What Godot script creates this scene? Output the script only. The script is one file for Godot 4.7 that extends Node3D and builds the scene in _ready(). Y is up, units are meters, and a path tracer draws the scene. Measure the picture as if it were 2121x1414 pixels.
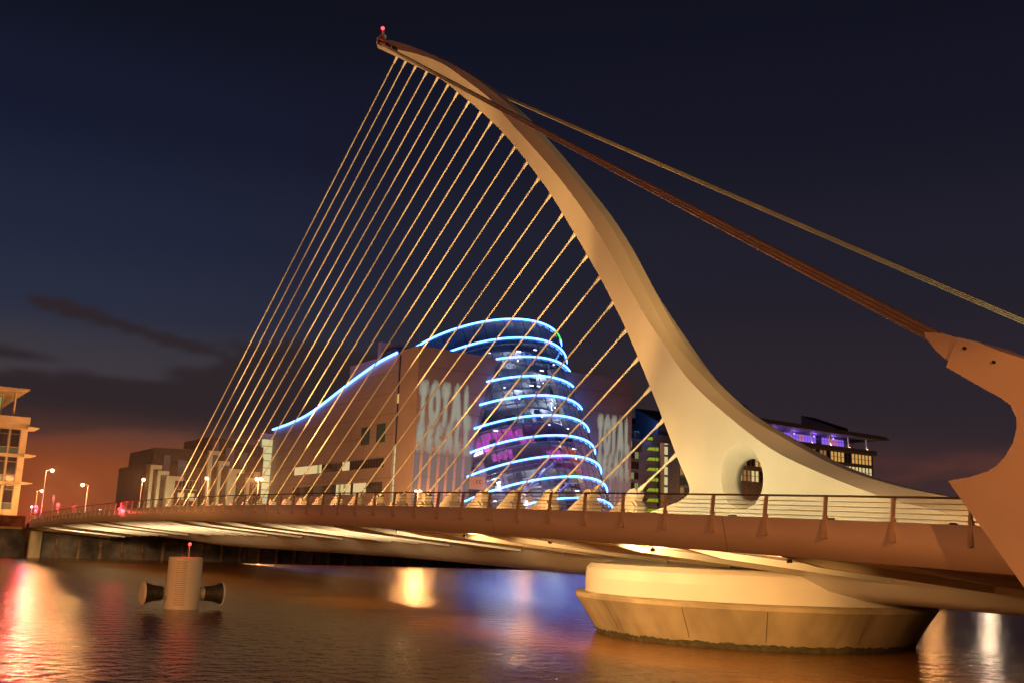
extends Node3D
# A cable-stayed swing bridge over a city river at dusk. x runs north along the bridge, y is up, z runs east (downstream), metres.

const MID := 34.47      # z of the bridge's centre line
const EDGE := 20.47     # z of its west edge
const QUAY := 138.0     # x of the north quay wall
var names := {}
var M := {}
var rng := RandomNumberGenerator.new()
const NTH := ["first", "second", "third", "fourth", "fifth", "sixth", "seventh", "eighth", "ninth", "tenth", "eleventh", "twelfth", "thirteenth", "fourteenth", "fifteenth", "sixteenth", "seventeenth", "eighteenth", "nineteenth", "twentieth", "twenty-first", "twenty-second", "twenty-third", "twenty-fourth", "twenty-fifth", "twenty-sixth"]

# ---------------------------------------------------------------- helpers
func V(x: float, y: float, z: float) -> Vector3:
	return Vector3(x, y, z)

func lin(r: float, g: float, b: float) -> Color:
	return Color(r, g, b).linear_to_srgb()

func numbered(called: String) -> String:
	var n: int = names.get(called, 0)
	names[called] = n + 1
	return called if n == 0 else "%s_%03d" % [called, n]

func thing(called: String, label: String, category: String, at := Vector3.ZERO, group := "") -> Node3D:
	var o := Node3D.new()
	o.name = numbered(called)
	o.position = at
	add_child(o, true)
	tag(o, label, category, group)
	return o

func tag(o: Node, label: String, category: String, group := "") -> void:
	o.set_meta("label", label)
	o.set_meta("category", category)
	if group != "":
		o.set_meta("group", group)

func new_st() -> SurfaceTool:
	var st := SurfaceTool.new()
	st.begin(Mesh.PRIMITIVE_TRIANGLES)
	st.set_smooth_group(-1)
	return st

func obj(called: String, st: SurfaceTool, mat: Material, parent: Node = null) -> MeshInstance3D:
	st.generate_normals()
	var o := MeshInstance3D.new()
	o.mesh = st.commit()
	o.material_override = mat
	if parent == null:
		o.name = numbered(called)
		add_child(o, true)
	else:
		o.name = called
		parent.add_child(o, true)
	return o

func inst(called: String, mesh: Mesh, mat: Material, parent: Node, at: Vector3, basis := Basis()) -> MeshInstance3D:
	var o := MeshInstance3D.new()
	o.mesh = mesh
	o.material_override = mat
	o.name = called
	parent.add_child(o, true)
	o.transform = Transform3D(basis, at)
	return o

func struct(called: String, st: SurfaceTool, mat: Material) -> MeshInstance3D:
	var o := obj(called, st, mat)
	o.set_meta("kind", "structure")
	return o

func tri(st: SurfaceTool, a: Vector3, b: Vector3, c: Vector3, out: Vector3) -> void:
	if (a - c).cross(a - b).dot(out) < 0.0:
		var t := b
		b = c
		c = t
	st.add_vertex(a)
	st.add_vertex(b)
	st.add_vertex(c)

func quad(st: SurfaceTool, a: Vector3, b: Vector3, c: Vector3, d: Vector3, out: Vector3) -> void:
	tri(st, a, b, c, out)
	tri(st, a, c, d, out)

func box(st: SurfaceTool, c: Vector3, s: Vector3, b := Basis()) -> void:
	var hx := b.x * s.x / 2
	var hy := b.y * s.y / 2
	var hz := b.z * s.z / 2
	for k in [1, -1]:
		quad(st, c + hx * k - hy - hz, c + hx * k + hy - hz, c + hx * k + hy + hz, c + hx * k - hy + hz, hx * k)
		quad(st, c + hy * k - hx - hz, c + hy * k + hx - hz, c + hy * k + hx + hz, c + hy * k - hx + hz, hy * k)
		quad(st, c + hz * k - hx - hy, c + hz * k + hx - hy, c + hz * k + hx + hy, c + hz * k - hx + hy, hz * k)

func box2(st: SurfaceTool, lo: Vector3, hi: Vector3) -> void:
	box(st, (lo + hi) / 2, (hi - lo).abs())

func chamfer(st: SurfaceTool, lo: Vector3, hi: Vector3, e: float) -> void:
	# a box whose upright edges and top edges are bevelled
	var p := PackedVector2Array([Vector2(lo.x + e, lo.z), Vector2(hi.x - e, lo.z), Vector2(hi.x, lo.z + e), Vector2(hi.x, hi.z - e), Vector2(hi.x - e, hi.z), Vector2(lo.x + e, hi.z), Vector2(lo.x, hi.z - e), Vector2(lo.x, lo.z + e)])
	var c := V((lo.x + hi.x) / 2, 0, (lo.z + hi.z) / 2)
	for i in 8:
		var a := p[i]
		var b := p[(i + 1) % 8]
		var o := V((a.x + b.x) / 2, 0, (a.y + b.y) / 2) - c
		var ai := V(a.x, 0, a.y) - (V(a.x, 0, a.y) - c).normalized() * e
		var bi := V(b.x, 0, b.y) - (V(b.x, 0, b.y) - c).normalized() * e
		quad(st, V(a.x, lo.y, a.y), V(b.x, lo.y, b.y), V(b.x, hi.y - e, b.y), V(a.x, hi.y - e, a.y), o)
		quad(st, V(a.x, hi.y - e, a.y), V(b.x, hi.y - e, b.y), V(bi.x, hi.y, bi.z), V(ai.x, hi.y, ai.z), o + Vector3.UP)
		tri(st, V(ai.x, hi.y, ai.z), V(bi.x, hi.y, bi.z), V(c.x, hi.y, c.z), Vector3.UP)

func tube(st: SurfaceTool, pts: Array, radius, n := 8, caps := true) -> void:
	st.set_smooth_group(0)
	var rings := []
	for i in pts.size():
		var d: Vector3 = (pts[mini(i + 1, pts.size() - 1)] - pts[maxi(i - 1, 0)]).normalized()
		var s := d.cross(Vector3.UP if absf(d.y) < 0.9 else Vector3.RIGHT).normalized()
		var u := s.cross(d)
		var r: float = radius[i] if radius is Array else radius
		var ring := []
		for k in n:
			var a := TAU * k / n
			ring.append(pts[i] + (s * cos(a) + u * sin(a)) * r)
		rings.append(ring)
	for i in pts.size() - 1:
		for k in n:
			var j := (k + 1) % n
			var o: Vector3 = (rings[i][k] + rings[i][j] + rings[i + 1][k] + rings[i + 1][j]) / 4 - (pts[i] + pts[i + 1]) / 2
			quad(st, rings[i][k], rings[i][j], rings[i + 1][j], rings[i + 1][k], o)
	st.set_smooth_group(-1)
	if caps:
		for e in [0, pts.size() - 1]:
			var o2: Vector3 = pts[e] - pts[1 if e == 0 else e - 1]
			for k in n:
				tri(st, pts[e], rings[e][k], rings[e][(k + 1) % n], o2)

# a polygon drawn in two axes and drawn out along the third ("x": (z, y), "y": (x, z), "z": (x, y))
func lift(p: Vector2, axis: String, d: float) -> Vector3:
	if axis == "z":
		return V(p.x, p.y, d)
	if axis == "x":
		return V(d, p.y, p.x)
	return V(p.x, d, p.y)

func prism(st: SurfaceTool, poly: Array, axis: String, d0: float, d1: float) -> void:
	var p := PackedVector2Array(poly)
	var t := Geometry2D.triangulate_polygon(p)
	var along := lift(Vector2.ZERO, axis, 1.0)
	for i in range(0, t.size(), 3):
		tri(st, lift(p[t[i]], axis, d0), lift(p[t[i + 1]], axis, d0), lift(p[t[i + 2]], axis, d0), along * (d0 - d1))
		tri(st, lift(p[t[i]], axis, d1), lift(p[t[i + 1]], axis, d1), lift(p[t[i + 2]], axis, d1), along * (d1 - d0))
	var turn := -1.0 if Geometry2D.is_polygon_clockwise(p) else 1.0
	for i in p.size():
		var a := p[i]
		var b := p[(i + 1) % p.size()]
		var e := b - a
		var o := lift(Vector2(e.y, -e.x) * turn, axis, 0.0)
		quad(st, lift(a, axis, d0), lift(b, axis, d0), lift(b, axis, d1), lift(a, axis, d1), o)

# rings of (radius, y) turned about the vertical through c
func lathe(st: SurfaceTool, c: Vector3, prof: Array, n: int, smooth := true) -> void:
	for i in prof.size() - 1:
		st.set_smooth_group(i if smooth else -1)
		for k in n:
			var a := TAU * k / n
			var b := TAU * (k + 1) / n
			var da := V(cos(a), 0, sin(a))
			var db := V(cos(b), 0, sin(b))
			var p: Vector2 = prof[i]
			var q: Vector2 = prof[i + 1]
			var dn := V(cos((a + b) / 2), 0, sin((a + b) / 2)) * (q.y - p.y) + V(0, -(q.x - p.x), 0)
			quad(st, c + da * p.x + V(0, p.y, 0), c + db * p.x + V(0, p.y, 0), c + db * q.x + V(0, q.y, 0), c + da * q.x + V(0, q.y, 0), dn)
	st.set_smooth_group(-1)

func disc(st: SurfaceTool, c: Vector3, r: float, n: int, up := Vector3.UP) -> void:
	var s := up.cross(Vector3.RIGHT if absf(up.x) < 0.9 else Vector3.FORWARD).normalized()
	var u := s.cross(up).normalized()
	for k in n:
		var a := TAU * k / n
		var b := TAU * (k + 1) / n
		tri(st, c, c + (s * cos(a) + u * sin(a)) * r, c + (s * cos(b) + u * sin(b)) * r, up)

func ball(r: float, n := 10) -> SphereMesh:
	var m := SphereMesh.new()
	m.radius = r
	m.height = 2 * r
	m.radial_segments = n * 2
	m.rings = n
	return m

func omni(parent: Node, at: Vector3, color: Color, energy: float, size := 0.12, reach := 300.0) -> OmniLight3D:
	var l := OmniLight3D.new()
	l.light_color = color
	l.light_energy = energy
	l.light_size = size
	l.omni_range = reach
	l.omni_attenuation = 2.0
	l.shadow_enabled = true
	l.name = "lamp_light"
	parent.add_child(l, true)
	l.position = at
	return l

func spot(parent: Node, at: Vector3, to: Vector3, color: Color, energy: float, angle: float, size := 0.2) -> SpotLight3D:
	var l := SpotLight3D.new()
	l.light_color = color
	l.light_energy = energy
	l.light_size = size
	l.spot_range = 200.0
	l.spot_attenuation = 2.0
	l.spot_angle = angle
	l.spot_angle_attenuation = 0.6
	l.shadow_enabled = true
	l.name = "lamp_light"
	parent.add_child(l, true)
	var d := (to - at).normalized()
	l.transform = Transform3D(Basis.looking_at(d, Vector3.UP if absf(d.y) < 0.98 else Vector3.RIGHT), at)
	return l

# ---------------------------------------------------------------- materials
func noise_image(seed_: int, freq: float, size: int, octaves := 5, kind := FastNoiseLite.TYPE_SIMPLEX_SMOOTH) -> Image:
	var n := FastNoiseLite.new()
	n.seed = seed_
	n.noise_type = kind
	n.frequency = freq
	n.fractal_octaves = octaves
	return n.get_seamless_image(size, size)

func tinted(img: Image, lo: Color, hi: Color) -> ImageTexture:
	# grey noise to a colour range (sRGB)
	var w := img.get_width()
	var out := Image.create(w, w, false, Image.FORMAT_RGB8)
	for y in w:
		for x in w:
			out.set_pixel(x, y, lo.lerp(hi, img.get_pixel(x, y).r))
	out.generate_mipmaps()
	return ImageTexture.create_from_image(out)

func plain(c: Color, rough := 0.6, metal := 0.0) -> StandardMaterial3D:
	var m := StandardMaterial3D.new()
	m.albedo_color = c
	m.roughness = rough
	m.metallic = metal
	return m

func mottled(base: Color, spread: float, img: Image, scale: float, rough := 0.6, bump := 0.0) -> StandardMaterial3D:
	var m := StandardMaterial3D.new()
	m.albedo_texture = tinted(img, base.darkened(spread), base.lightened(spread * 0.6))
	m.roughness = rough
	m.uv1_triplanar = true
	m.uv1_world_triplanar = true
	m.uv1_scale = V(scale, scale, scale)
	if bump > 0.0:
		var b := img.duplicate()
		b.convert(Image.FORMAT_RGBA8)
		b.bump_map_to_normal_map(bump)
		m.normal_enabled = true
		m.normal_texture = ImageTexture.create_from_image(b)
	return m

func glow(r: float, g: float, b: float, power := 1.0) -> StandardMaterial3D:
	var m := StandardMaterial3D.new()
	m.albedo_color = Color(0.02, 0.02, 0.02)
	m.emission_enabled = true
	var top := maxf(r, maxf(g, b))
	m.emission = lin(r / top, g / top, b / top)
	m.emission_energy_multiplier = top * power
	return m

func pane(tint: Color, alpha: float, rough := 0.05) -> StandardMaterial3D:
	var m := StandardMaterial3D.new()
	m.transparency = BaseMaterial3D.TRANSPARENCY_ALPHA
	m.albedo_color = Color(tint.r, tint.g, tint.b, alpha)
	m.roughness = rough
	m.metallic_specular = 0.6
	return m

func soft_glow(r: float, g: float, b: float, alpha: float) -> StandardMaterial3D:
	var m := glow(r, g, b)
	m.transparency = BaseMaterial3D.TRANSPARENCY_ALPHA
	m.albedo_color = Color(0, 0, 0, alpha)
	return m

func make_materials() -> void:
	var fine := noise_image(3, 0.02, 256)
	var broad := noise_image(9, 0.008, 256, 6)
	M.paint = mottled(lin(0.70, 0.69, 0.66), 0.07, broad, 0.09, 0.42)
	M.cable = plain(lin(0.62, 0.60, 0.56), 0.4)
	M.concrete = mottled(lin(0.47, 0.38, 0.22), 0.42, broad, 0.16, 0.85, 1.5)
	M.concrete.uv1_scale = V(0.20, 0.055, 0.20)
	M.algae = mottled(lin(0.07, 0.065, 0.025), 0.4, fine, 0.5, 0.7)
	M.joint = plain(lin(0.12, 0.10, 0.07), 0.9)
	M.backstay = plain(lin(0.24, 0.225, 0.20), 0.45)
	M.rail = plain(lin(0.16, 0.13, 0.12), 0.45, 0.3)
	M.post = mottled(lin(0.56, 0.53, 0.48), 0.12, fine, 0.6, 0.4)
	M.asphalt = mottled(lin(0.05, 0.05, 0.05), 0.25, fine, 0.4, 0.9)
	M.paving = mottled(lin(0.22, 0.20, 0.18), 0.2, fine, 0.3, 0.85)
	M.quaystone = mottled(lin(0.032, 0.024, 0.019), 0.45, broad, 0.12, 0.9, 2.0)
	M.granite = mottled(lin(0.30, 0.265, 0.245), 0.06, broad, 0.05, 0.75)
	M.stone = mottled(lin(0.52, 0.43, 0.25), 0.12, broad, 0.12, 0.8)
	M.brick = mottled(lin(0.075, 0.042, 0.030), 0.25, fine, 0.25, 0.9)
	M.render = mottled(lin(0.58, 0.60, 0.45), 0.08, broad, 0.1, 0.85)
	M.dark_roof = mottled(lin(0.045, 0.038, 0.036), 0.2, fine, 0.2, 0.8)
	M.slate_blue = mottled(lin(0.10, 0.12, 0.20), 0.12, fine, 0.15, 0.7)
	M.bare_metal = plain(lin(0.17, 0.16, 0.15), 0.5, 0.3)
	M.black = plain(lin(0.012, 0.012, 0.012), 0.5)
	M.rubber = mottled(lin(0.015, 0.014, 0.013), 0.3, fine, 0.8, 0.6)
	M.timber = mottled(lin(0.12, 0.06, 0.035), 0.35, broad, 0.3, 0.85)
	M.frame = plain(lin(0.06, 0.06, 0.065), 0.45, 0.3)
	M.dark_glass = plain(lin(0.014, 0.014, 0.018), 0.08)
	M.dark_glass.metallic_specular = 0.7
	M.teal_glass = plain(lin(0.05, 0.11, 0.13), 0.15)
	M.drum_glass = pane(lin(0.03, 0.05, 0.07), 0.30)
	M.drum_metal = plain(lin(0.35, 0.36, 0.38), 0.4, 0.3)
	M.drum_floor = mottled(lin(0.20, 0.21, 0.24), 0.1, fine, 0.2, 0.7)
	M.led_blue = glow(0.75, 2.8, 11.5, 1.0)
	M.led_green = glow(0.15, 1.3, 0.35, 0.9)
	M.led_violet = glow(0.9, 0.55, 2.2, 0.9)
	M.window_warm = glow(1.0, 0.62, 0.22, 0.75)
	M.window_amber = glow(1.0, 0.52, 0.13, 0.62)
	M.window_pale = glow(1.0, 0.74, 0.34, 0.72)
	M.window_dim = glow(0.9, 0.45, 0.14, 0.30)
	M.window_green = glow(0.55, 0.60, 0.20, 0.45)
	M.window_violet = glow(0.30, 0.14, 1.0, 0.85)
	M.window_pink = glow(0.9, 0.30, 0.75, 0.5)
	M.fin_green = glow(0.50, 0.62, 0.03, 0.5)
	M.stair_pale = glow(0.80, 0.74, 0.36, 0.75)
	M.projection_glow = soft_glow(0.34, 0.33, 0.26, 0.17)
	M.projection_glow_faint = soft_glow(0.17, 0.135, 0.13, 0.6)
	M.lamp_sodium = glow(1.0, 0.62, 0.30, 9.0)
	M.lamp_white = glow(0.9, 0.8, 1.0, 8.0)
	M.lamp_red = glow(1.0, 0.05, 0.06, 4.5)
	M.lamp_red_core = glow(1.0, 0.07, 0.05, 3.0)
	M.lamp_flood = glow(1.0, 0.75, 0.36, 5.0)

# ---------------------------------------------------------------- sky
func band(x: float, c: float, w: float) -> float:
	return exp(-(x - c) * (x - c) / (w * w))

func ramp(e: float, stops: Array) -> Color:
	for i in stops.size() - 1:
		if e <= stops[i + 1][0]:
			return stops[i][1].lerp(stops[i + 1][1], smoothstep(stops[i][0], stops[i + 1][0], e))
	return stops[-1][1]

func make_sky() -> Image:
	var w := 1536
	var h := 768
	var img := Image.create(w, h, false, Image.FORMAT_RGBF)
	var n := FastNoiseLite.new()
	n.seed = 21
	n.noise_type = FastNoiseLite.TYPE_SIMPLEX_SMOOTH
	n.frequency = 1.0
	n.fractal_octaves = 5
	var night := [[0.0, Color(0.050, 0.027, 0.027)], [4.0, Color(0.034, 0.021, 0.025)], [9.0, Color(0.024, 0.0175, 0.0245)], [16.0, Color(0.0145, 0.0135, 0.0235)], [24.0, Color(0.0078, 0.0078, 0.0175)], [32.0, Color(0.0053, 0.0057, 0.0125)], [60.0, Color(0.0045, 0.005, 0.011)], [90.0, Color(0.0045, 0.005, 0.011)]]
	var dusk := [[0.0, Color(0.255, 0.050, 0.011)], [3.0, Color(0.215, 0.045, 0.012)], [5.5, Color(0.090, 0.036, 0.027)], [8.5, Color(0.047, 0.040, 0.050)], [12.0, Color(0.0215, 0.0265, 0.051)], [16.0, Color(0.0150, 0.0190, 0.043)], [22.0, Color(0.0085, 0.0105, 0.027)], [29.0, Color(0.0048, 0.0056, 0.0115)], [60.0, Color(0.0045, 0.005, 0.011)], [90.0, Color(0.0045, 0.005, 0.011)]]
	var dark := Color(0.027, 0.0185, 0.0215)
	for y in h:
		var e := 90.0 - (y + 0.5) / h * 180.0
		if e < -1.0:
			for x in w:
				img.set_pixel(x, y, Color(0.02, 0.014, 0.012))
			continue
		var ee := maxf(e, 0.0)
		var cn := ramp(ee, night)
		var cd := ramp(ee, dusk)
		for x in w:
			var a := (x + 0.5) / w * TAU      # u = 0.5 looks along +z
			var dx := sin(a)
			var dz := -cos(a)
			var phi := rad_to_deg(atan2(dx, dz))   # 0 = +z (east), 90 = +x (north)
			var g := smoothstep(42.0, 84.0, phi) * (1.0 - smoothstep(120.0, 178.0, phi))
			var c := cn.lerp(cd, g)
			if ee < 22.0:
				var f := n.get_noise_2d(phi * 0.055, ee * 0.26)
				var f2 := n.get_noise_2d(phi * 0.14 + 40.0, ee * 0.75)
				var tilt := (83.0 - phi) * 0.10
				var m := band(ee, 6.3 + tilt * 0.55, 2.0) * smoothstep(35.0, 66.0, phi)
				m = maxf(m, 0.95 * band(ee, 8.9 + tilt * 0.4, 1.6) * band(phi, 68.5, 6.0))
				m = maxf(m, 0.62 * band(ee, 8.6, 0.55) * smoothstep(74.0, 80.0, phi))
				m = maxf(m, 0.85 * band(ee, 11.6 - (83.0 - phi) * 0.20, 0.42) * smoothstep(62.0, 70.0, phi) * (1.0 - smoothstep(81.0, 84.0, phi)))
				var cover := smoothstep(0.40, 0.62, m + f * 0.50 + f2 * 0.26)
				c = c.lerp(dark.lerp(Color(0.060, 0.028, 0.022), g * (1.0 - smoothstep(3.5, 7.0, ee))), cover * 0.95)
				var r := band(ee, 4.6, 1.1) * smoothstep(50.0, 30.0, phi) * smoothstep(10.0, 25.0, phi)
				c = c.lerp(Color(0.105, 0.036, 0.027), clampf(r * (0.55 + f2 * 0.9), 0.0, 0.75))
			img.set_pixel(x, y, c)
	return img

# ---------------------------------------------------------------- bridge curves
func yr(x: float) -> float:      # top of the handrail
	return 4.4524 + 0.04091 * x - 0.000263309 * x * x

func belly(x: float) -> float:
	var y := 1.88 + 0.62 * smoothstep(15.0, 70.0, x)
	return lerpf(y, yr(x) - 2.0, smoothstep(98.0, 140.0, x))

func catmull(p: Array, t: float):
	var f := clampf(t, 0.0, 1.0) * (p.size() - 1)
	var i := mini(int(f), p.size() - 2)
	f -= i
	return (p[i] as Vector2).cubic_interpolate(p[i + 1], p[maxi(i - 1, 0)], p[mini(i + 2, p.size() - 1)], f)

const ANCHORS := 25
var cable_top := [71.74, 43.51, 70.05, 42.43, 68.16, 41.25, 66.17, 40.01, 64.27, 38.78, 62.59, 37.54, 61.05, 36.34, 59.29, 35.0, 57.59, 33.58, 56.09, 32.3, 54.47, 30.9, 52.96, 29.44, 51.46, 27.9, 50.08, 26.4, 48.7, 24.93, 47.38, 23.33, 46.11, 21.74, 44.85, 20.15, 43.64, 18.61, 42.43, 16.9, 41.28, 15.16, 40.22, 13.51, 39.24, 11.8, 38.3, 10.04, 37.26, 8.28]

func strip(st: SurfaceTool, a: Callable, b: Callable, out: Vector3, x0: float, x1: float, step: float) -> void:
	var n := ceili((x1 - x0) / step)
	st.set_smooth_group(0)
	for i in n:
		var p := x0 + (x1 - x0) * i / n
		var q := x0 + (x1 - x0) * (i + 1) / n
		quad(st, a.call(p), a.call(q), b.call(q), b.call(p), out)
	st.set_smooth_group(-1)

func build_bridge() -> void:
	var bridge := thing("cable_stayed_bridge", "white cable-stayed swing bridge with one curved leaning pylon and harp of stay cables", "bridge")
	var x0 := 5.0
	var x1 := 137.6
	# deck: road surface, fascia, recessed soffit and belly of the box girder
	var st := new_st()
	for s in [-1.0, 1.0]:
		strip(st, func(x): return V(x, yr(x) - 0.45, MID), func(x): return V(x, yr(x) - 0.72, MID + s * 13.7), Vector3.UP, x0, x1, 6.0)
		strip(st, func(x): return V(x, yr(x) - 0.72, MID + s * 13.7), func(x): return V(x, yr(x) - 0.60, MID + s * 13.7), V(0, 0, -s), x0, x1, 6.0)
	var deck := obj("deck", st, M.asphalt, bridge)
	for s in [-1.0, 1.0]:
		st = new_st()
		strip(st, func(x): return V(x, yr(x) - 0.60, MID + s * 13.7), func(x): return V(x, yr(x) - 0.60, MID + s * 14.0), Vector3.UP, x0, x1, 6.0)
		strip(st, func(x): return V(x, yr(x) - 0.60, MID + s * 14.0), func(x): return V(x, yr(x) - 1.58, MID + s * 13.78), V(0, 0, s), x0, x1, 6.0)
		strip(st, func(x): return V(x, yr(x) - 1.58, MID + s * 13.78), func(x): return V(x, yr(x) - 1.56, MID + s * 13.5), Vector3.DOWN, x0, x1, 6.0)
		var fascia := obj("fascia", st, M.paint, deck)
		if s < 0.0:
			for k in 11:
				var jx := 8.4 + k * 11.9
				st = new_st()
				quad(st, V(jx, yr(jx) - 0.605, EDGE - 0.002), V(jx + 0.018, yr(jx) - 0.605, EDGE - 0.002), V(jx + 0.018, yr(jx) - 1.575, EDGE + 0.217), V(jx, yr(jx) - 1.575, EDGE + 0.217), V(0, 0, -1))
				obj("panel_joint", st, M.joint, fascia)
		st = new_st()
		strip(st, func(x): return V(x, yr(x) - 1.54, MID + s * 13.5), func(x): return V(x, yr(x) - 2.20, MID + s * 4.4), Vector3.DOWN, x0, x1, 6.0)
		obj("soffit_plate", st, M.paint, deck)
		st = new_st()
		strip(st, func(x): return V(x, yr(x) - 2.20, MID + s * 4.4), func(x): return V(x, lerpf(yr(x) - 2.2, belly(x), 0.7), MID + s * 2.9), V(0, -1, s), x0, x1, 3.0)
		strip(st, func(x): return V(x, lerpf(yr(x) - 2.2, belly(x), 0.7), MID + s * 2.9), func(x): return V(x, belly(x), MID + s * 1.3), V(0, -1, s), x0, x1, 3.0)
		strip(st, func(x): return V(x, belly(x), MID + s * 1.3), func(x): return V(x, belly(x) - 0.03, MID), Vector3.DOWN, x0, x1, 3.0)
		obj("belly_plate", st, M.paint, deck)
	for x in [x0, x1]:
		st = new_st()
		prism(st, [Vector2(MID - 13.7, yr(x) - 0.72), Vector2(MID + 13.7, yr(x) - 0.72), Vector2(MID + 13.5, yr(x) - 1.56), Vector2(MID + 4.4, yr(x) - 2.22), Vector2(MID + 1.3, belly(x)), Vector2(MID - 1.3, belly(x)), Vector2(MID - 4.4, yr(x) - 2.22), Vector2(MID - 13.5, yr(x) - 1.56)], "x", x - 0.05, x + 0.05)
		obj("end_plate", st, M.paint, deck)
	for n in range(-9, 27):
		var x := 40.85 + 3.72 * n
		st = new_st()
		var z := MID - 13.5
		prism(st, [Vector2(z - 0.02, yr(x) - 1.60), Vector2(z + 1.4, yr(x) - 1.84), Vector2(MID - 4.2, yr(x) - 2.48), Vector2(MID - 4.2, yr(x) - 2.16), Vector2(z - 0.02, yr(x) - 1.50)], "x", x - 0.11, x + 0.11)
		obj("rib", st, M.paint, deck)
	build_pylon(bridge)
	build_stays(bridge)
	build_arms(bridge)

func build_pylon(bridge: Node3D) -> void:
	# three ridges of the pylon's side, from the tip down to the toes: nose, widest ridge and back, as (x, y)
	var nose := [Vector2(75.02, 45.57), Vector2(71.14, 43.17), Vector2(67.56, 40.92), Vector2(63.69, 38.46), Vector2(60.48, 36.03), Vector2(57.03, 33.29), Vector2(53.92, 30.62), Vector2(50.93, 27.65), Vector2(48.19, 24.70), Vector2(45.61, 21.54), Vector2(43.74, 19.18), Vector2(41.95, 16.75), Vector2(40.27, 14.21), Vector2(38.77, 11.70), Vector2(37.65, 9.70), Vector2(36.72, 8.00), Vector2(35.90, 6.60), Vector2(36.2, 6.12), Vector2(37.3, 5.75), Vector2(38.8, 5.40), Vector2(39.3, 4.9)]
	var ridge := [Vector2(75.14, 46.20), Vector2(70.81, 43.67), Vector2(66.63, 41.47), Vector2(62.46, 38.97), Vector2(58.63, 36.11), Vector2(55.31, 33.50), Vector2(52.34, 30.63), Vector2(49.13, 27.62), Vector2(46.30, 24.82), Vector2(43.52, 21.76), Vector2(41.42, 19.15), Vector2(39.54, 16.60), Vector2(37.57, 14.17), Vector2(35.35, 11.72), Vector2(32.79, 9.75), Vector2(30.08, 8.01), Vector2(27.51, 6.90), Vector2(25.11, 6.05), Vector2(23.53, 5.62), Vector2(21.97, 5.26), Vector2(20.6, 4.7)]
	var back := [Vector2(75.42, 46.69), Vector2(71.10, 44.51), Vector2(66.69, 41.94), Vector2(62.36, 39.24), Vector2(58.70, 36.71), Vector2(55.47, 34.20), Vector2(52.13, 31.38), Vector2(48.79, 28.11), Vector2(45.92, 25.17), Vector2(43.12, 22.15), Vector2(41.15, 19.65), Vector2(39.27, 16.87), Vector2(37.32, 14.11), Vector2(35.18, 12.00), Vector2(32.88, 10.12), Vector2(30.39, 8.72), Vector2(27.38, 7.26), Vector2(24.7, 6.4), Vector2(22.4, 5.9), Vector2(20.2, 5.4), Vector2(18.8, 4.75)]
	var n := 300
	var last := float(nose.size() - 1)
	var rows := []
	for i in n + 1:
		var t := float(i) / n
		var k := t * last / 16.0
		var wf: float = lerpf(0.28, 0.45, minf(k, 1.0))
		var kk := minf(k, 1.0) * 4.0
		var ws := [0.45, 0.62, 0.85, 1.05, 1.15, 1.15]
		var wr: float = lerpf(ws[int(kk)], ws[int(kk) + 1], kk - int(kk))
		var we: float = lerpf(0.3, 0.4, minf(k, 1.0))
		var p: Vector2 = catmull(nose, t)
		var q: Vector2 = catmull(ridge, t)
		var r: Vector2 = catmull(back, t)
		rows.append([V(p.x, p.y, MID - wf), V(q.x, q.y, MID - wr), V(r.x, r.y, MID - we), V(r.x, r.y, MID + we), V(q.x, q.y, MID + wr), V(p.x, p.y, MID + wf)])
	var st := new_st()
	for i in n:
		var a: Array = rows[i]
		var b: Array = rows[i + 1]
		var ca := Vector3.ZERO
		for v in a:
			ca += v / 12.0
		for v in b:
			ca += v / 12.0
		for k in 6:
			var j := (k + 1) % 6
			var o: Vector3 = (a[k] + a[j] + b[k] + b[j]) / 4 - ca
			quad(st, a[k], a[j], b[j], b[k], o)
	for e in [0, n]:
		var r: Array = rows[e]
		var o: Vector3 = r[0] - rows[1 if e == 0 else n - 1][0]
		for k in range(1, 5):
			tri(st, r[0], r[k], r[k + 1], o)
	st.index()
	st.generate_normals()
	var hole := CylinderMesh.new()
	hole.top_radius = 0.96
	hole.bottom_radius = 0.96
	hole.height = 0.5
	hole.radial_segments = 40
	hole.rings = 1
	var cone := CylinderMesh.new()
	cone.top_radius = 0.94
	cone.bottom_radius = 1.95
	cone.height = 1.5
	cone.radial_segments = 48
	cone.rings = 1
	var csg := CSGMesh3D.new()
	csg.name = "pylon"
	csg.mesh = st.commit()
	csg.material = M.paint
	var c1 := CSGMesh3D.new()
	c1.name = "porthole"
	c1.mesh = hole
	c1.operation = CSGShape3D.OPERATION_SUBTRACTION
	c1.material = M.paint
	csg.add_child(c1)
	c1.transform = Transform3D(Basis(Vector3.RIGHT, PI / 2), V(32.3, 6.85, MID))
	for s in [-1.0, 1.0]:
		var c2 := CSGMesh3D.new()
		c2.name = "porthole_bevel"
		c2.mesh = cone
		c2.operation = CSGShape3D.OPERATION_SUBTRACTION
		c2.material = M.paint
		csg.add_child(c2, true)
		c2.transform = Transform3D(Basis(Vector3.RIGHT, PI / 2 * s * -1.0), V(32.3, 6.85, MID + s * 0.85))
	bridge.add_child(csg, true)
	# black boxes stand in for the dark pits near the tip where backstays enter
	for s in [-1.0, 1.0]:
		for p in [Vector2(74.05, 45.62), Vector2(72.55, 44.68), Vector2(71.15, 43.80)]:
			st = new_st()
			box(st, V(p.x, p.y, MID + s * 0.50), V(1.05, 0.42, 0.22), Basis(Vector3.BACK, 0.60))
			obj("dark_stay_pocket", st, M.black, bridge)

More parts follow.
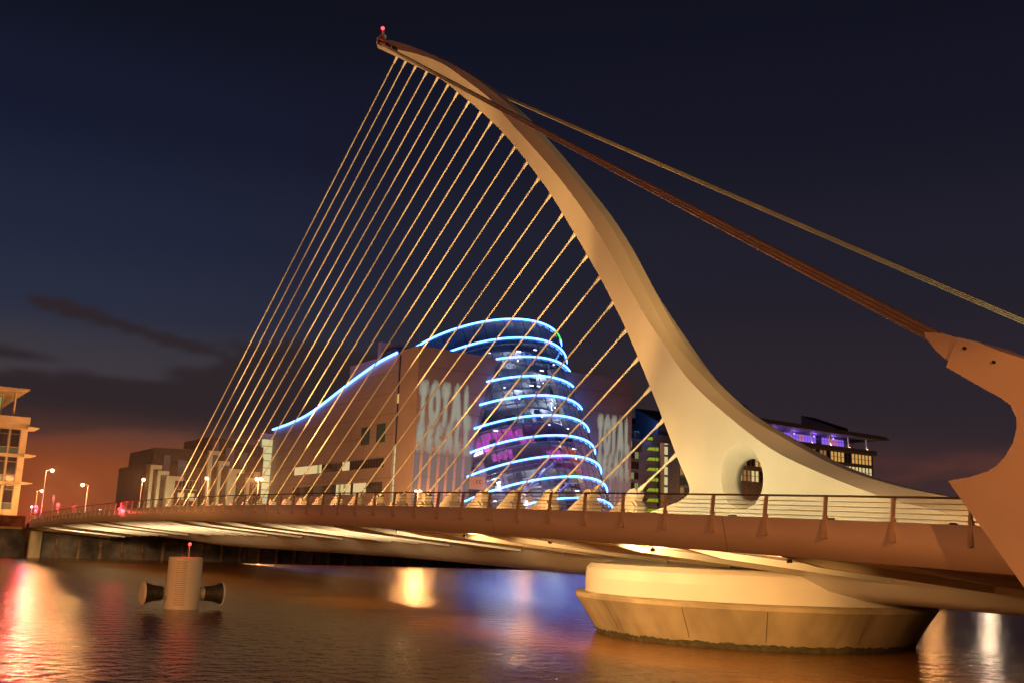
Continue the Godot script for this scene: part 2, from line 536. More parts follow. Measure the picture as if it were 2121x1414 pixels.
func build_stays(bridge: Node3D) -> void:
	for i in ANCHORS:
		var xb := 40.85 + 3.72 * i
		var yd := yr(xb) - 0.48
		var top := V(cable_top[2 * i + 0], cable_top[2 * i + 1], MID)
		# i-th anchor from the tip belongs to the farthest pedestal
		var k := ANCHORS - 1 - i
		xb = 40.85 + 3.72 * k
		yd = yr(xb) - 0.48
		var foot := V(xb - 0.62, yd + 1.28, MID)
		var d := (top - foot).normalized()
		var st := new_st()
		tube(st, [foot + d * 0.2, top - d * 0.3], 0.053, 10)
		var stay := obj("forestay", st, M.cable, bridge)
		st = new_st()
		tube(st, [top + d * 0.5, top - d * 0.1, top - d * 0.5, top - d * 0.65], [0.12, 0.11, 0.08, 0.064], 10)
		obj("upper_socket", st, M.paint, stay)
		st = new_st()
		tube(st, [foot - d * 0.3, foot + d * 0.5, foot + d * 0.8], [0.13, 0.11, 0.07], 10)
		obj("lower_socket", st, M.paint, stay)
		# pedestal: a fin that rises towards the pylon, with a faceted block behind it
		st = new_st()
		var fin := []
		for p in [Vector2(2.0, -0.1), Vector2(1.15, 0.42), Vector2(0.25, 0.98), Vector2(-0.35, 1.42), Vector2(-0.72, 1.46), Vector2(-0.92, 1.22), Vector2(-0.72, 0.86), Vector2(-0.98, 0.58), Vector2(-0.86, -0.1)]:
			fin.append(Vector2(xb + p.x, yd + p.y))
		prism(st, fin, "z", MID - 0.26, MID + 0.26)
		var ped := obj("stay_pedestal", st, M.paint, bridge)
		st = new_st()
		prism(st, [Vector2(xb - 0.80, yd - 0.1), Vector2(xb - 0.92, yd + 0.55), Vector2(xb - 0.62, yd + 0.80), Vector2(xb - 0.12, yd + 0.74), Vector2(xb + 0.12, yd + 0.42), Vector2(xb + 0.06, yd - 0.1)], "z", MID - 0.44, MID + 0.44)
		obj("anchor_block", st, M.paint, ped)

func build_arms(bridge: Node3D) -> void:
	var outline := [Vector2(12.45, 8.27), Vector2(11.97, 8.09), Vector2(11.59, 7.87), Vector2(11.03, 7.61), Vector2(10.2, 7.15), Vector2(9.2, 6.4), Vector2(8.2, 5.4), Vector2(7.3, 4.3), Vector2(6.6, 3.05), Vector2(11.25, 3.02), Vector2(11.49, 3.36), Vector2(12.84, 5.23), Vector2(12.34, 5.29), Vector2(11.94, 5.39), Vector2(11.73, 5.5), Vector2(11.53, 5.69), Vector2(11.36, 5.94), Vector2(11.26, 6.24), Vector2(11.26, 6.44), Vector2(11.36, 6.7), Vector2(11.56, 6.87), Vector2(12.07, 7.2), Vector2(12.75, 7.66)]
	var collar := [Vector2(13.32, 8.53), Vector2(12.86, 8.43), Vector2(12.43, 8.24), Vector2(12.66, 7.73), Vector2(12.85, 7.87), Vector2(13.05, 8.07), Vector2(13.2, 8.27), Vector2(13.3, 8.42)]
	var tops := [V(74.05, 45.62, 0), V(73.9, 45.46, 0), V(73.75, 45.3, 0)]
	for s in [-1.0, 1.0]:
		var drop := 0.0 if s < 0.0 else -1.45
		var z: float = MID + s * 14.87
		var zi: float = MID + s * 13.85
		var st := new_st()
		var o2 := []
		for p in outline:
			o2.append(p + Vector2(0, drop))
		prism(st, o2, "z", minf(z, zi), maxf(z, zi))
		var arm := obj("backstay_arm", st, M.paint, bridge)
		st = new_st()
		var c2 := []
		for p in collar:
			c2.append(p + Vector2(0, drop))
		prism(st, c2, "z", minf(z, zi) + 0.12, maxf(z, zi) - 0.12)
		obj("stay_collar", st, M.paint, arm)
		for b in [Vector2(12.28, 8.0), Vector2(11.65, 7.62)]:
			st = new_st()
			tube(st, [V(b.x, b.y + drop, z), V(b.x, b.y + drop, z + s * 0.05)], 0.035, 8)
			obj("bolt", st, M.black, arm)
		for k in 3:
			st = new_st()
			var a := V(tops[k].x, tops[k].y, MID + s * 0.62)
			var foot := V(13.22 + 0.03 * k, 8.53 - 0.095 * k + drop, (z + zi) / 2)
			var pts := []
			for i in 13:
				var t := i / 12.0
				pts.append(a.lerp(foot, t) - V(0, 0.35 * 4.0 * t * (1.0 - t) * 0.25, 0))
			tube(st, pts, 0.058, 8)
			obj("backstay", st, M.backstay, bridge)

func build_railings() -> void:
	var group := "railings along the bridge deck"
	for s in [-1.0, 1.0]:
		var lab := "steel wire railing with raked posts along the near west edge of the bridge" if s < 0.0 else "steel wire railing along the far east edge of the bridge deck"
		var r := thing("railing", lab, "railing", Vector3.ZERO, group)
		var z: float = MID + s * 13.93
		var st := new_st()
		var a := 6.0
		var b := 137.4
		strip(st, func(x): return V(x, yr(x), z - 0.07), func(x): return V(x, yr(x), z + 0.07), Vector3.UP, a, b, 4.0)
		strip(st, func(x): return V(x, yr(x) - 0.045, z - 0.07), func(x): return V(x, yr(x) - 0.045, z + 0.07), Vector3.DOWN, a, b, 4.0)
		for e in [-0.07, 0.07]:
			strip(st, func(x): return V(x, yr(x), z + e), func(x): return V(x, yr(x) - 0.045, z + e), V(0, 0, e), a, b, 4.0)
		obj("handrail", st, M.rail, r)
		for k in 4:
			st = new_st()
			var pts := []
			var x := a
			while x <= b:
				pts.append(V(x, yr(x) - 0.16 - 0.12 * k, z))
				x += 3.9
			tube(st, pts, 0.011, 5)
			obj("wire", st, M.post, r)
		for k in range(-3, 65):
			var px := 12.915 + 1.9446 * k
			if px > 137.0:
				break
			st = new_st()
			var up := V(px, yr(px) - 0.02, z)
			var down := V(px + 0.05, yr(px) - 1.08, MID + s * 14.02)
			var d := (up - down).normalized()
			var bs := Basis(Vector3.RIGHT, d, Vector3.RIGHT.cross(d))
			var half := (down + up) / 2
			box(st, half, V(0.055, (up - down).length(), 0.10), bs)
			# gusset welded to the lower half
			box(st, down + d * 0.30 + V(-0.035, 0, s * -0.02), V(0.04, 0.56, 0.10), bs)
			obj("post", st, M.post, r)

func build_pier() -> void:
	var c := V(32.5, 0, MID)
	var pier := thing("bridge_pier", "round flared concrete pier standing in the river under the pylon", "pier", c)
	var st := new_st()
	lathe(st, Vector3.ZERO, [Vector2(6.5, -1.5), Vector2(6.72, 0.0), Vector2(7.05, 0.55), Vector2(7.45, 1.15), Vector2(7.72, 1.52), Vector2(7.74, 1.66), Vector2(7.66, 1.72), Vector2(7.2, 1.74)], 72)
	disc(st, V(0, 1.735, 0), 7.21, 72)
	var bowl := obj("pier_bowl", st, M.concrete, pier)
	st = new_st()
	lathe(st, Vector3.ZERO, [Vector2(7.30, 1.72), Vector2(7.30, 2.35), Vector2(7.24, 2.75), Vector2(7.08, 2.95), Vector2(6.2, 3.0)], 72)
	obj("turntable_drum", st, M.paint, pier)
	# tide line: green growth with an uneven upper edge
	st = new_st()
	var n := FastNoiseLite.new()
	n.seed = 4
	n.frequency = 0.35
	for k in 360:
		var a := TAU * k / 360
		var b := TAU * (k + 1) / 360
		var ya := 0.22 + 0.06 * n.get_noise_2d(cos(a) * 14, sin(a) * 14) + 0.09 * n.get_noise_2d(cos(a) * 90, sin(a) * 90)
		var yb := 0.22 + 0.06 * n.get_noise_2d(cos(b) * 14, sin(b) * 14) + 0.09 * n.get_noise_2d(cos(b) * 90, sin(b) * 90)
		var ra := 6.735 + 0.6 * ya
		var rb := 6.735 + 0.6 * yb
		quad(st, V(cos(a) * 6.62, -0.2, sin(a) * 6.62), V(cos(b) * 6.62, -0.2, sin(b) * 6.62), V(cos(b) * rb, yb, sin(b) * rb), V(cos(a) * ra, ya, sin(a) * ra), V(cos(a), 0, sin(a)))
	obj("tide_growth", st, M.algae, bowl)
	for deg in [192.0, 222.0, 246.0, 276.0, 306.0]:
		st = new_st()
		var d := V(cos(deg_to_rad(deg)), 0, sin(deg_to_rad(deg)))
		var pts := []
		for p in [Vector2(6.95, 0.35), Vector2(7.05, 0.55), Vector2(7.45, 1.15), Vector2(7.70, 1.50)]:
			pts.append(d * (p.x + 0.002) + V(0, p.y, 0))
		tube(st, pts, 0.014, 5)
		obj("casting_joint", st, M.joint, bowl)
	# floods hung under the deck edge round the pier
	for p in [[19.0, 7.0], [24.5, 8.0], [30.0, 9.0], [36.0, 9.0], [42.0, 8.0]]:
		var x: float = p[0]
		var z := EDGE + 1.2
		var y := yr(x) - 1.64
		var f := thing("pier_floodlight", "small floodlight under the near deck edge above the pier, %s from the backstay arm" % NTH[int((x - 19.0) / 5.4)], "floodlight", V(x, y, z), "floodlights under the deck edge by the pier")
		var to := c + V((x - c.x) * 0.35, 0.9, -5.5) - V(x, y, z)
		var d := to.normalized()
		st = new_st()
		box(st, V(0, -0.08, 0), V(0.14, 0.09, 0.08), Basis.looking_at(d, Vector3.UP))
		obj("housing", st, M.frame, f)
		st = new_st()
		box(st, V(0, 0.0, 0), V(0.03, 0.1, 0.03))
		obj("bracket", st, M.frame, f)
		st = new_st()
		box(st, V(0, -0.08, 0) + d * 0.044, V(0.11, 0.07, 0.01), Basis.looking_at(d, Vector3.UP))
		obj("lens", st, M.lamp_flood, f)
		spot(f, V(0, -0.08, 0) + d * 0.07, to, lin(1, 0.54, 0.18), 34.0, 75.0, 0.08)

func flood(called: String, label: String, at: Vector3, to: Vector3, energy: float, angle: float, group: String, col := Color(1, 0.84, 0.56)) -> void:
	var f := thing(called, label, "floodlight", at, group)
	var d := (to - at).normalized()
	var bs := Basis.looking_at(d, Vector3.UP if absf(d.y) < 0.97 else Vector3.RIGHT)
	var st := new_st()
	box(st, V(0, 0.15, 0), V(0.34, 0.20, 0.16), bs)
	obj("housing", st, M.frame, f)
	st = new_st()
	box(st, V(0, 0.03, 0), V(0.1, 0.14, 0.2))
	obj("bracket", st, M.frame, f)
	st = new_st()
	box(st, V(0, 0.15, 0) + d * 0.086, V(0.28, 0.15, 0.012), bs)
	obj("lens", st, M.lamp_flood, f)
	spot(f, V(0, 0.15, 0) + d * 0.12, V(0, 0.15, 0) + d * 10.0, col, energy, angle, 0.1)

func build_floods() -> void:
	var g := "floodlights on the bridge deck round the pylon"
	# west side of the pylon's foot, out of sight behind the fascia
	var pale := lin(1, 0.79, 0.35)
	var amber := lin(1, 0.51, 0.145)
	var spots := [
		["deck_floodlight", "boxy floodlight on the deck by the pylon's rear toe", 23.0, 6.2, V(25.5, 6.2, MID), 12.5, 62.0, pale],
		["deck_floodlight", "boxy floodlight on the deck just south of the pylon's porthole", 27.5, 6.2, V(29.5, 8.2, MID), 18.0, 62.0, pale],
		["deck_floodlight", "boxy floodlight on the deck just north of the pylon's porthole", 32.0, 6.2, V(33.5, 9.5, MID), 21.5, 62.0, pale],
		["deck_floodlight", "boxy floodlight on the deck by the pylon's front toe", 37.0, 6.2, V(36.5, 10.5, MID), 25.0, 62.0, pale],
		["deck_floodlight", "boxy floodlight on the deck aimed at the middle of the pylon", 42.5, 7.0, V(41.5, 19.0, MID), 112.0, 27.0, amber],
		["deck_floodlight", "boxy floodlight on the deck aimed at the upper bend of the pylon", 47.0, 7.0, V(49.5, 28.5, MID), 300.0, 22.0, amber],
		["deck_floodlight", "boxy floodlight on the deck aimed up at the pylon tip", 64.0, 4.0, V(63.0, 38.0, MID), 480.0, 20.0, amber],
		["deck_floodlight", "boxy floodlight on the deck among the middle stay pedestals", 86.0, 4.0, V(74.0, 34.0, MID), 700.0, 32.0, amber],
		["deck_floodlight", "boxy floodlight on the deck among the near stay pedestals", 56.0, 4.0, V(56.0, 25.0, MID), 200.0, 36.0, amber],
		["deck_floodlight", "boxy floodlight on the deck among the far stay pedestals", 106.0, 4.0, V(94.0, 26.0, MID), 600.0, 36.0, amber],
		["deck_floodlight", "boxy floodlight on the deck beyond the farthest stay pedestal", 126.0, 4.0, V(106.0, 20.0, MID), 700.0, 34.0, amber]]
	flood("deck_floodlight", "added boxy floodlight at the bridge's east edge aimed along the far backstays", V(15.5, yr(15.5) - 0.7, 2 * MID - EDGE - 3.0), V(30.0, 17.0, 46.0), 620.0, 24.0, g, pale)  # added lamp, put in to brighten the far backstays
	for q in [[15.0, V(31.0, 9.0, MID), 70.0, 34.0, "lower rear face"], [18.0, V(41.5, 20.5, MID), 330.0, 20.0, "middle of the rear face"], [20.5, V(52.0, 32.0, MID), 420.0, 16.0, "upper rear face"]]:
		flood("deck_floodlight", "boxy floodlight south of the pylon, aimed at the %s" % q[4], V(q[0], yr(q[0]) - 0.62, MID - 3.0), q[1], q[2], q[3], g, amber)
	flood("deck_floodlight", "boxy floodlight on the deck under the near backstays, beside the backstay arm", V(17.0, yr(17.0) - 0.66, MID - 3.0), V(36.0, 20.0, 25.0), 130.0, 24.0, g, amber)
	for q in spots:
		flood(q[0], q[1], V(q[2], yr(q[2]) - 0.66, MID - q[3]), q[4], q[5], q[6], g, q[7])
	# wash lights low along the pedestals
	for k in 13:
		var x := 38.9 + 3.72 * 2 * k
		flood("pedestal_floodlight", "low boxy floodlight beside the pale stay pedestals, %s counted from the pylon" % NTH[k], V(x, yr(x) - 0.60, MID - 3.2), V(x + 1.0, yr(x) + 4.2, MID), 24.0, 80.0, "low floodlights beside the stay pedestals", amber)
	# lamps in the bays between the ribs under the deck
	var shares := [0.0, 0.9, 0.0, 1.0, 1.0, 1.0, 0.0, 1.0, 0.0, 0.9, 0.0, 1.0, 1.0, 1.0, 1.0, 1.0, 0.0, 1.0, 0.0, 1.0, 1.0, 1.0, 0.0, 0.0, 1.2, 0.0]
	for n in 26:
		if shares[n] == 0.0:
			continue
		var x := 40.85 + 3.72 * n - 3.5
		var y := yr(x) - 1.97
		var f := thing("soffit_lamp", "little lamp under the deck, %s bay of ribs north of the pier" % NTH[n], "lamp", V(x, y, MID - 9.0), "lamps between the ribs under the deck")
		var st := new_st()
		box(st, V(0, 0.0, 0), V(0.08, 0.07, 0.16))
		box(st, V(0, 0.06, 0), V(0.03, 0.07, 0.03))
		box(st, V(0.2, 0.041, 0), V(0.46, 0.008, 1.3))  # wide hood plate added to keep the lamp's light off the soffit
		obj("housing", st, M.frame, f)
		st = new_st()
		box(st, V(0.043, 0.0, 0), V(0.008, 0.06, 0.12))
		obj("lens", st, M.lamp_flood, f)
		spot(f, V(0.06, -0.01, 0), V(3.4, -0.75, 0.5), lin(1, 0.70, 0.33), 24.0 * shares[n], 70.0, 0.02)
		spot(f, V(0, -0.05, 0.0), V(0, -1.6, 4.0), lin(1, 0.40, 0.10), 3.0, 60.0, 0.04)

func build_quay_flood() -> void:
	var at := V(0.55, 2.0, 9.5)
	var f := thing("quay_floodlight", "low floodlight on the near quay edge aimed at the round pier", "floodlight", at)
	var to := V(27.5, 0.2, 29.0) - at
	var d := to.normalized()
	var bs := Basis.looking_at(d, Vector3.UP)
	var st := new_st()
	box(st, V(0, 0.2, 0), V(0.4, 0.3, 0.22), bs)
	obj("housing", st, M.frame, f)
	st = new_st()
	box(st, V(0, 0.03, 0), V(0.1, 0.12, 0.3))
	obj("bracket", st, M.frame, f)
	st = new_st()
	box(st, V(0, 0.2, 0) + d * 0.117, V(0.32, 0.24, 0.012), bs)
	obj("lens", st, M.lamp_flood, f)
	spot(f, V(0, 0.2, 0) + d * 0.15, to, lin(1, 0.45, 0.09), 360.0, 7.6, 0.12)

func build_dolphin() -> void:
	var d := thing("mooring_dolphin", "pale steel mooring pile in the river with two black fenders on its sides", "mooring pile", V(50.6, 0, 14.75))
	var st := new_st()
	lathe(st, Vector3.ZERO, [Vector2(0.80, -1.0), Vector2(0.80, 2.40), Vector2(0.77, 2.43)], 40)
	disc(st, V(0, 2.43, 0), 0.77, 40)
	var pile := obj("pile", st, M.paint, d)
	for k in 21:
		st = new_st()
		var y := 0.22 + k * 0.10
		var a0 := deg_to_rad(188.0)
		var pts := []
		for i in 5:
			var a := a0 + deg_to_rad(9.0 * i + (3.0 if k % 2 else 0.0))
			pts.append(V(cos(a) * 0.802, y, sin(a) * 0.802))
		tube(st, pts, 0.012, 5)
		obj("draught_mark", st, M.timber if k % 5 == 0 else M.bare_metal, pile)
	for s in [-1.0, 1.0]:
		st = new_st()
		tube(st, [V(0, 0.72, s * 0.75), V(0, 0.72, s * 1.05)], 0.24 if s < 0 else 0.30, 20)
		obj("fender_arm", st, M.post, d)
		st = new_st()
		tube(st, [V(0, 0.72, s * 1.0), V(0, 0.72, s * 1.12), V(0, 0.72, s * 1.45), V(0, 0.72, s * 1.68), V(0, 0.72, s * 1.84)], [0.33, 0.35, 0.38, 0.45, 0.53], 28)
		var fender := obj("fender", st, M.rubber, d)
		st = new_st()
		tube(st, [V(0, 0.72, s * 1.842), V(0, 0.72, s * 1.90), V(0, 0.72, s * 1.94)], [0.56, 0.56, 0.50], 28)
		obj("face_plate", st, M.paint, fender)
	st = new_st()
	tube(st, [V(-0.05, 2.43, 0.1), V(-0.05, 2.98, 0.1)], 0.028, 8)
	var mast := obj("lamp_mast", st, M.post, d)
	inst("red_lamp", ball(0.085, 6), M.lamp_red_core, mast, V(-0.05, 3.05, 0.1))
	omni(d, V(-0.05, 3.05, 0.1), lin(1, 0.05, 0.04), 1.2, 0.08, 30.0)

# ---------------------------------------------------------------- ground, water
func plane(st: SurfaceTool, x0: float, x1: float, z0: float, z1: float, y: float) -> void:
	quad(st, V(x0, y, z0), V(x1, y, z0), V(x1, y, z1), V(x0, y, z1), Vector3.UP)

func build_ground() -> void:
	var st := new_st()
	var a := V(0, 0, -700)
	for p in [[V(0.9, 0, -700), V(QUAY, 0, -700), V(QUAY, 0, 900)], [V(0.9, 0, -700), V(QUAY, 0, 900), V(0.9, 0, 900)]]:
		for v in p:
			st.set_uv(Vector2(v.x, v.z) / 9.0)
			st.set_normal(Vector3.UP)
			st.add_vertex(v)
	var w := MeshInstance3D.new()
	st.generate_tangents()
	w.mesh = st.commit()
	w.name = "river_water"
	w.set_meta("kind", "structure")
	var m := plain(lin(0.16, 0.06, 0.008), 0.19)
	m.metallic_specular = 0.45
	var waves := noise_image(77, 0.018, 512, 5)
	waves.convert(Image.FORMAT_RGBA8)
	waves.bump_map_to_normal_map(7.0)
	m.normal_enabled = true
	m.normal_texture = ImageTexture.create_from_image(waves)
	m.normal_scale = 0.6
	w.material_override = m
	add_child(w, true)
	# south bank under the camera, with the ramp up to the bridge
	st = new_st()
	box2(st, V(-300, -2, -700), V(0.9, 2.0, 18.0))
	box2(st, V(-300, -2, 51.0), V(0.9, 2.0, 900.0))
	struct("south_quay", st, M.paving)
	st = new_st()
	prism(st, [Vector2(-60, -2), Vector2(4.6, -2), Vector2(4.6, 2.6), Vector2(3.5, 3.9), Vector2(-60, 2.0)], "z", 18.0, 51.0)
	struct("south_abutment", st, M.quaystone)
	# north bank
	st = new_st()
	box2(st, V(QUAY, -2, -700), V(QUAY + 0.9, 3.35, 900))
	struct("north_quay_wall", st, M.quaystone)
	st = new_st()
	plane(st, QUAY + 0.9, 900, -900, 1200, 3.30)
	struct("north_ground", st, M.paving)
	st = new_st()
	plane(st, QUAY + 6.0, QUAY + 20.0, -700, 900, 3.305)
	struct("quay_road", st, M.asphalt)
	st = new_st()
	prism(st, [Vector2(137.62, -1), Vector2(137.62, 4.35), Vector2(150.0, 3.32), Vector2(150.0, -1)], "z", EDGE + 0.3, 2 * MID - EDGE - 0.3)
	struct("north_ramp", st, M.quaystone)
	# coping and low parapet of the far quay
	for seg in [[-300.0, 19.9], [49.2, 400.0]]:
		st = new_st()
		box2(st, V(QUAY - 0.15, 3.352, seg[0]), V(QUAY + 1.0, 3.62, seg[1]))
		struct("quay_coping", st, M.stone)
	# courses of the quay wall that show under the bridge
	var g := "stone courses of the north quay wall"
	# timber fender posts along the far quay
	for k in 26:
		var z := 24.0 + k * 2.6
		st = new_st()
		chamfer(st, V(QUAY - 0.55, -1, z - 0.18), V(QUAY - 0.02, 2.2 + 0.35 * rng.randf(), z + 0.18), 0.05)
		tag(obj("fender_post", st, M.timber), "dark timber post on the far quay wall, %s counted from the bridge's pale corner column" % NTH[k], "fender post", "timber posts along the north quay wall")
	var ab := thing("bridge_abutment_column", "pale concrete bearing column at the bridge's far western corner", "column", V(137.0, 0, EDGE + 0.9))
	st = new_st()
	chamfer(st, V(-0.5, -1, -0.7), V(0.5, 3.25, 0.7), 0.12)
	obj("shaft", st, M.concrete, ab)

# ---------------------------------------------------------------- street furniture
func street_lamp(label: String, at: Vector3, h: float, arm: Vector3, energy: float, col: Color, twin := false, cutoff := false) -> void:
	var l := thing("street_lamp", label, "street lamp", at, "lit street lamps along the quays")
	var st := new_st()
	tube(st, [V(0, 0, 0), V(0, 0.8, 0), V(0, 0.82, 0), V(0, h, 0)], [0.12, 0.11, 0.075, 0.05], 8)
	obj("pole", st, M.bare_metal, l)
	var heads := [arm]
	if twin:
		heads.append(-arm * 0.7)
	for a in heads:
		st = new_st()
		tube(st, [V(0, h - 0.05, 0), V(0, h + 0.12, 0) + a * 0.4, V(0, h + 0.15, 0) + a], 0.035, 6)
		obj("arm", st, M.bare_metal, l)
		st = new_st()
		var tip: Vector3 = V(0, h + 0.15, 0) + a
		box(st, tip + V(0, 0.13, 0), V(0.34, 0.10, 0.34))
		var lantern := obj("lantern", st, M.bare_metal, l)
		inst("bulb", ball(0.245, 8), M.lamp_sodium, lantern, tip + V(0, -0.10, 0))
		if cutoff:
			var sp := spot(l, tip + V(0, -0.10, 0), tip + V(0, -5, 0), col, energy, 87.6, 0.2)
			sp.spot_angle_attenuation = 0.05
		else:
			omni(l, tip + V(0, -0.10, 0), col, energy / heads.size(), 0.2)

func build_lamps() -> void:
	var sodium := lin(1, 0.285, 0.06)
	var warm := lin(1, 0.40, 0.12)
	var g := 3.31
	street_lamp("street lamp on the far quay beside the pale stone building's corner", V(145, g, 22.9), 7.7, V(0, 0, 0.75), 115.0, warm)
	street_lamp("shorter distant street lamp behind the first one, left of the bridge end", V(176, g, 26.9), 6.0, V(0, 0, 0.7), 160.0, warm)
	street_lamp("street lamp at the bridge's far end, arm reaching left", V(146, g, 28.5), 6.1, V(0, 0, -0.7), 170.0, warm)
	street_lamp("street lamp before the dark apartment block's left corner", V(152, g, 36.9), 7.6, V(0, 0, 0.2), 230.0, warm)
	street_lamp("street lamp standing before the pale piers of the dark apartment blocks", V(152, g, 46.5), 8.4, V(0, 0, -0.3), 260.0, warm)
	street_lamp("twin street lamp before the tall glowing stair slot of the brown hall", V(152, g, 54.2), 8.8, V(0, 0, 0.45), 800.0, warm, true)
	street_lamp("twin street lamp before the brown hall's corner, low behind the railing", V(152, g, 82.0), 8.6, V(0, 0, 0.5), 380.0, warm, true)
	street_lamp("single street lamp before the glass drum's foot", V(155, g, 106.0), 8.2, V(0, 0, 0.3), 90.0, warm)
	street_lamp("street lamp hidden behind the pylon's foot before the far office building", V(155, g, 170.0), 8.2, V(0, 0, 0.3), 450.0, warm)
	street_lamp("street lamp on the far quay east of the violet topped office block", V(147, g, 216.0), 8.2, V(0, 0, 0.3), 130.0, warm)
	street_lamp("last street lamp eastward on the far quay, hidden behind the backstay arm", V(147, g, 238.0), 8.2, V(0, 0, 0.3), 170.0, lin(1, 0.7, 0.45))
	# lamps of the south quay, behind and beside the camera
	street_lamp("sodium street lamp on the near quay beside the bridge arm", V(-4.2, 2.0, 9.2), 7.2, V(0.6, 0, 0.4), 150.0, sodium, false, true)
	for z in [-52.0, -90.0, -135.0]:
		street_lamp("sodium street lamp on the near quay, %s one west of the bridge" % ["second", "third", "fourth"][int(-z / 45.0) - 1], V(-3.0, 2.0, z), 9.0, V(0.9, 0, 0), 900.0, sodium)

func build_haze() -> void:
	# damp river air over the far quay, lit by the lamps that stand in it
	var fm := FogMaterial.new()
	fm.density = 0.0008
	fm.albedo = Color(0.9, 0.88, 0.86)
	var fv := FogVolume.new()
	fv.shape = RenderingServer.FOG_VOLUME_SHAPE_BOX
	fv.size = V(40, 16, 100)
	fv.material = fm
	fv.name = "river_haze"
	fv.set_meta("kind", "stuff")
	add_child(fv, true)
	fv.position = V(159, 11.2, 63)

func build_mast() -> void:
	var m := thing("flood_mast", "tall lamp mast on the near quay with a floodlight turned along the bridge and an added one brightening the mooring pile", "lamp mast", V(-4.0, 2.0, -34.0))
	var st := new_st()
	tube(st, [Vector3.ZERO, V(0, 12.0, 0)], [0.16, 0.09], 10)
	obj("mast", st, M.bare_metal, m)
	var d := (V(100.0, 4.0, 22.0) - V(-4.0, 14.2, -34.0)).normalized()
	var bs := Basis.looking_at(d, Vector3.UP)
	st = new_st()
	box(st, V(0, 12.2, 0), V(0.7, 0.5, 0.3), bs)
	obj("housing", st, M.frame, m)
	st = new_st()
	box(st, V(0, 12.2, 0) + d * 0.157, V(0.6, 0.4, 0.012), bs)
	obj("lens", st, M.lamp_sodium, m)
	var e := (V(50.6, 1.0, 14.75) - V(-4.0, 13.2, -34.0)).normalized()  # second head, added only to brighten the mooring pile
	var be := Basis.looking_at(e, Vector3.UP)
	st = new_st()
	box(st, V(0, 11.2, 0), V(0.4, 0.3, 0.25), be)
	obj("housing", st, M.frame, m)
	st = new_st()
	box(st, V(0, 11.2, 0) + e * 0.132, V(0.32, 0.24, 0.012), be)
	obj("lens", st, M.lamp_sodium, m)
	spot(m, V(0, 11.2, 0) + e * 0.17, V(0, 11.2, 0) + e * 20.0, lin(1, 0.42, 0.12), 1500.0, 5.0, 0.2)
	spot(m, V(0, 12.2, 0) + d * 0.2, V(0, 12.2, 0) + d * 20.0, lin(1, 0.36, 0.085), 5200.0, 13.0, 0.25)

func red_light(called: String, label: String, cat: String, at: Vector3, h: float, energy: float, r := 0.16, body := true) -> void:
	var o := thing(called, label, cat, at)
	if body:
		var st := new_st()
		tube(st, [Vector3.ZERO, V(0, h - 0.4, 0)], 0.06, 8)
		obj("pole", st, M.frame, o)
		st = new_st()
		box(st, V(0.14, h + 0.1, 0), V(0.2, 1.0, 0.34))
		obj("housing", st, M.black, o)
	inst("red_lamp", ball(r, 7), M.lamp_red, o, V(-0.04, h + (0.25 if body else 0.0), 0))
	omni(o, V(-0.04, h + (0.25 if body else 0.0), 0), lin(1, 0.03, 0.05), energy, r * 0.9)

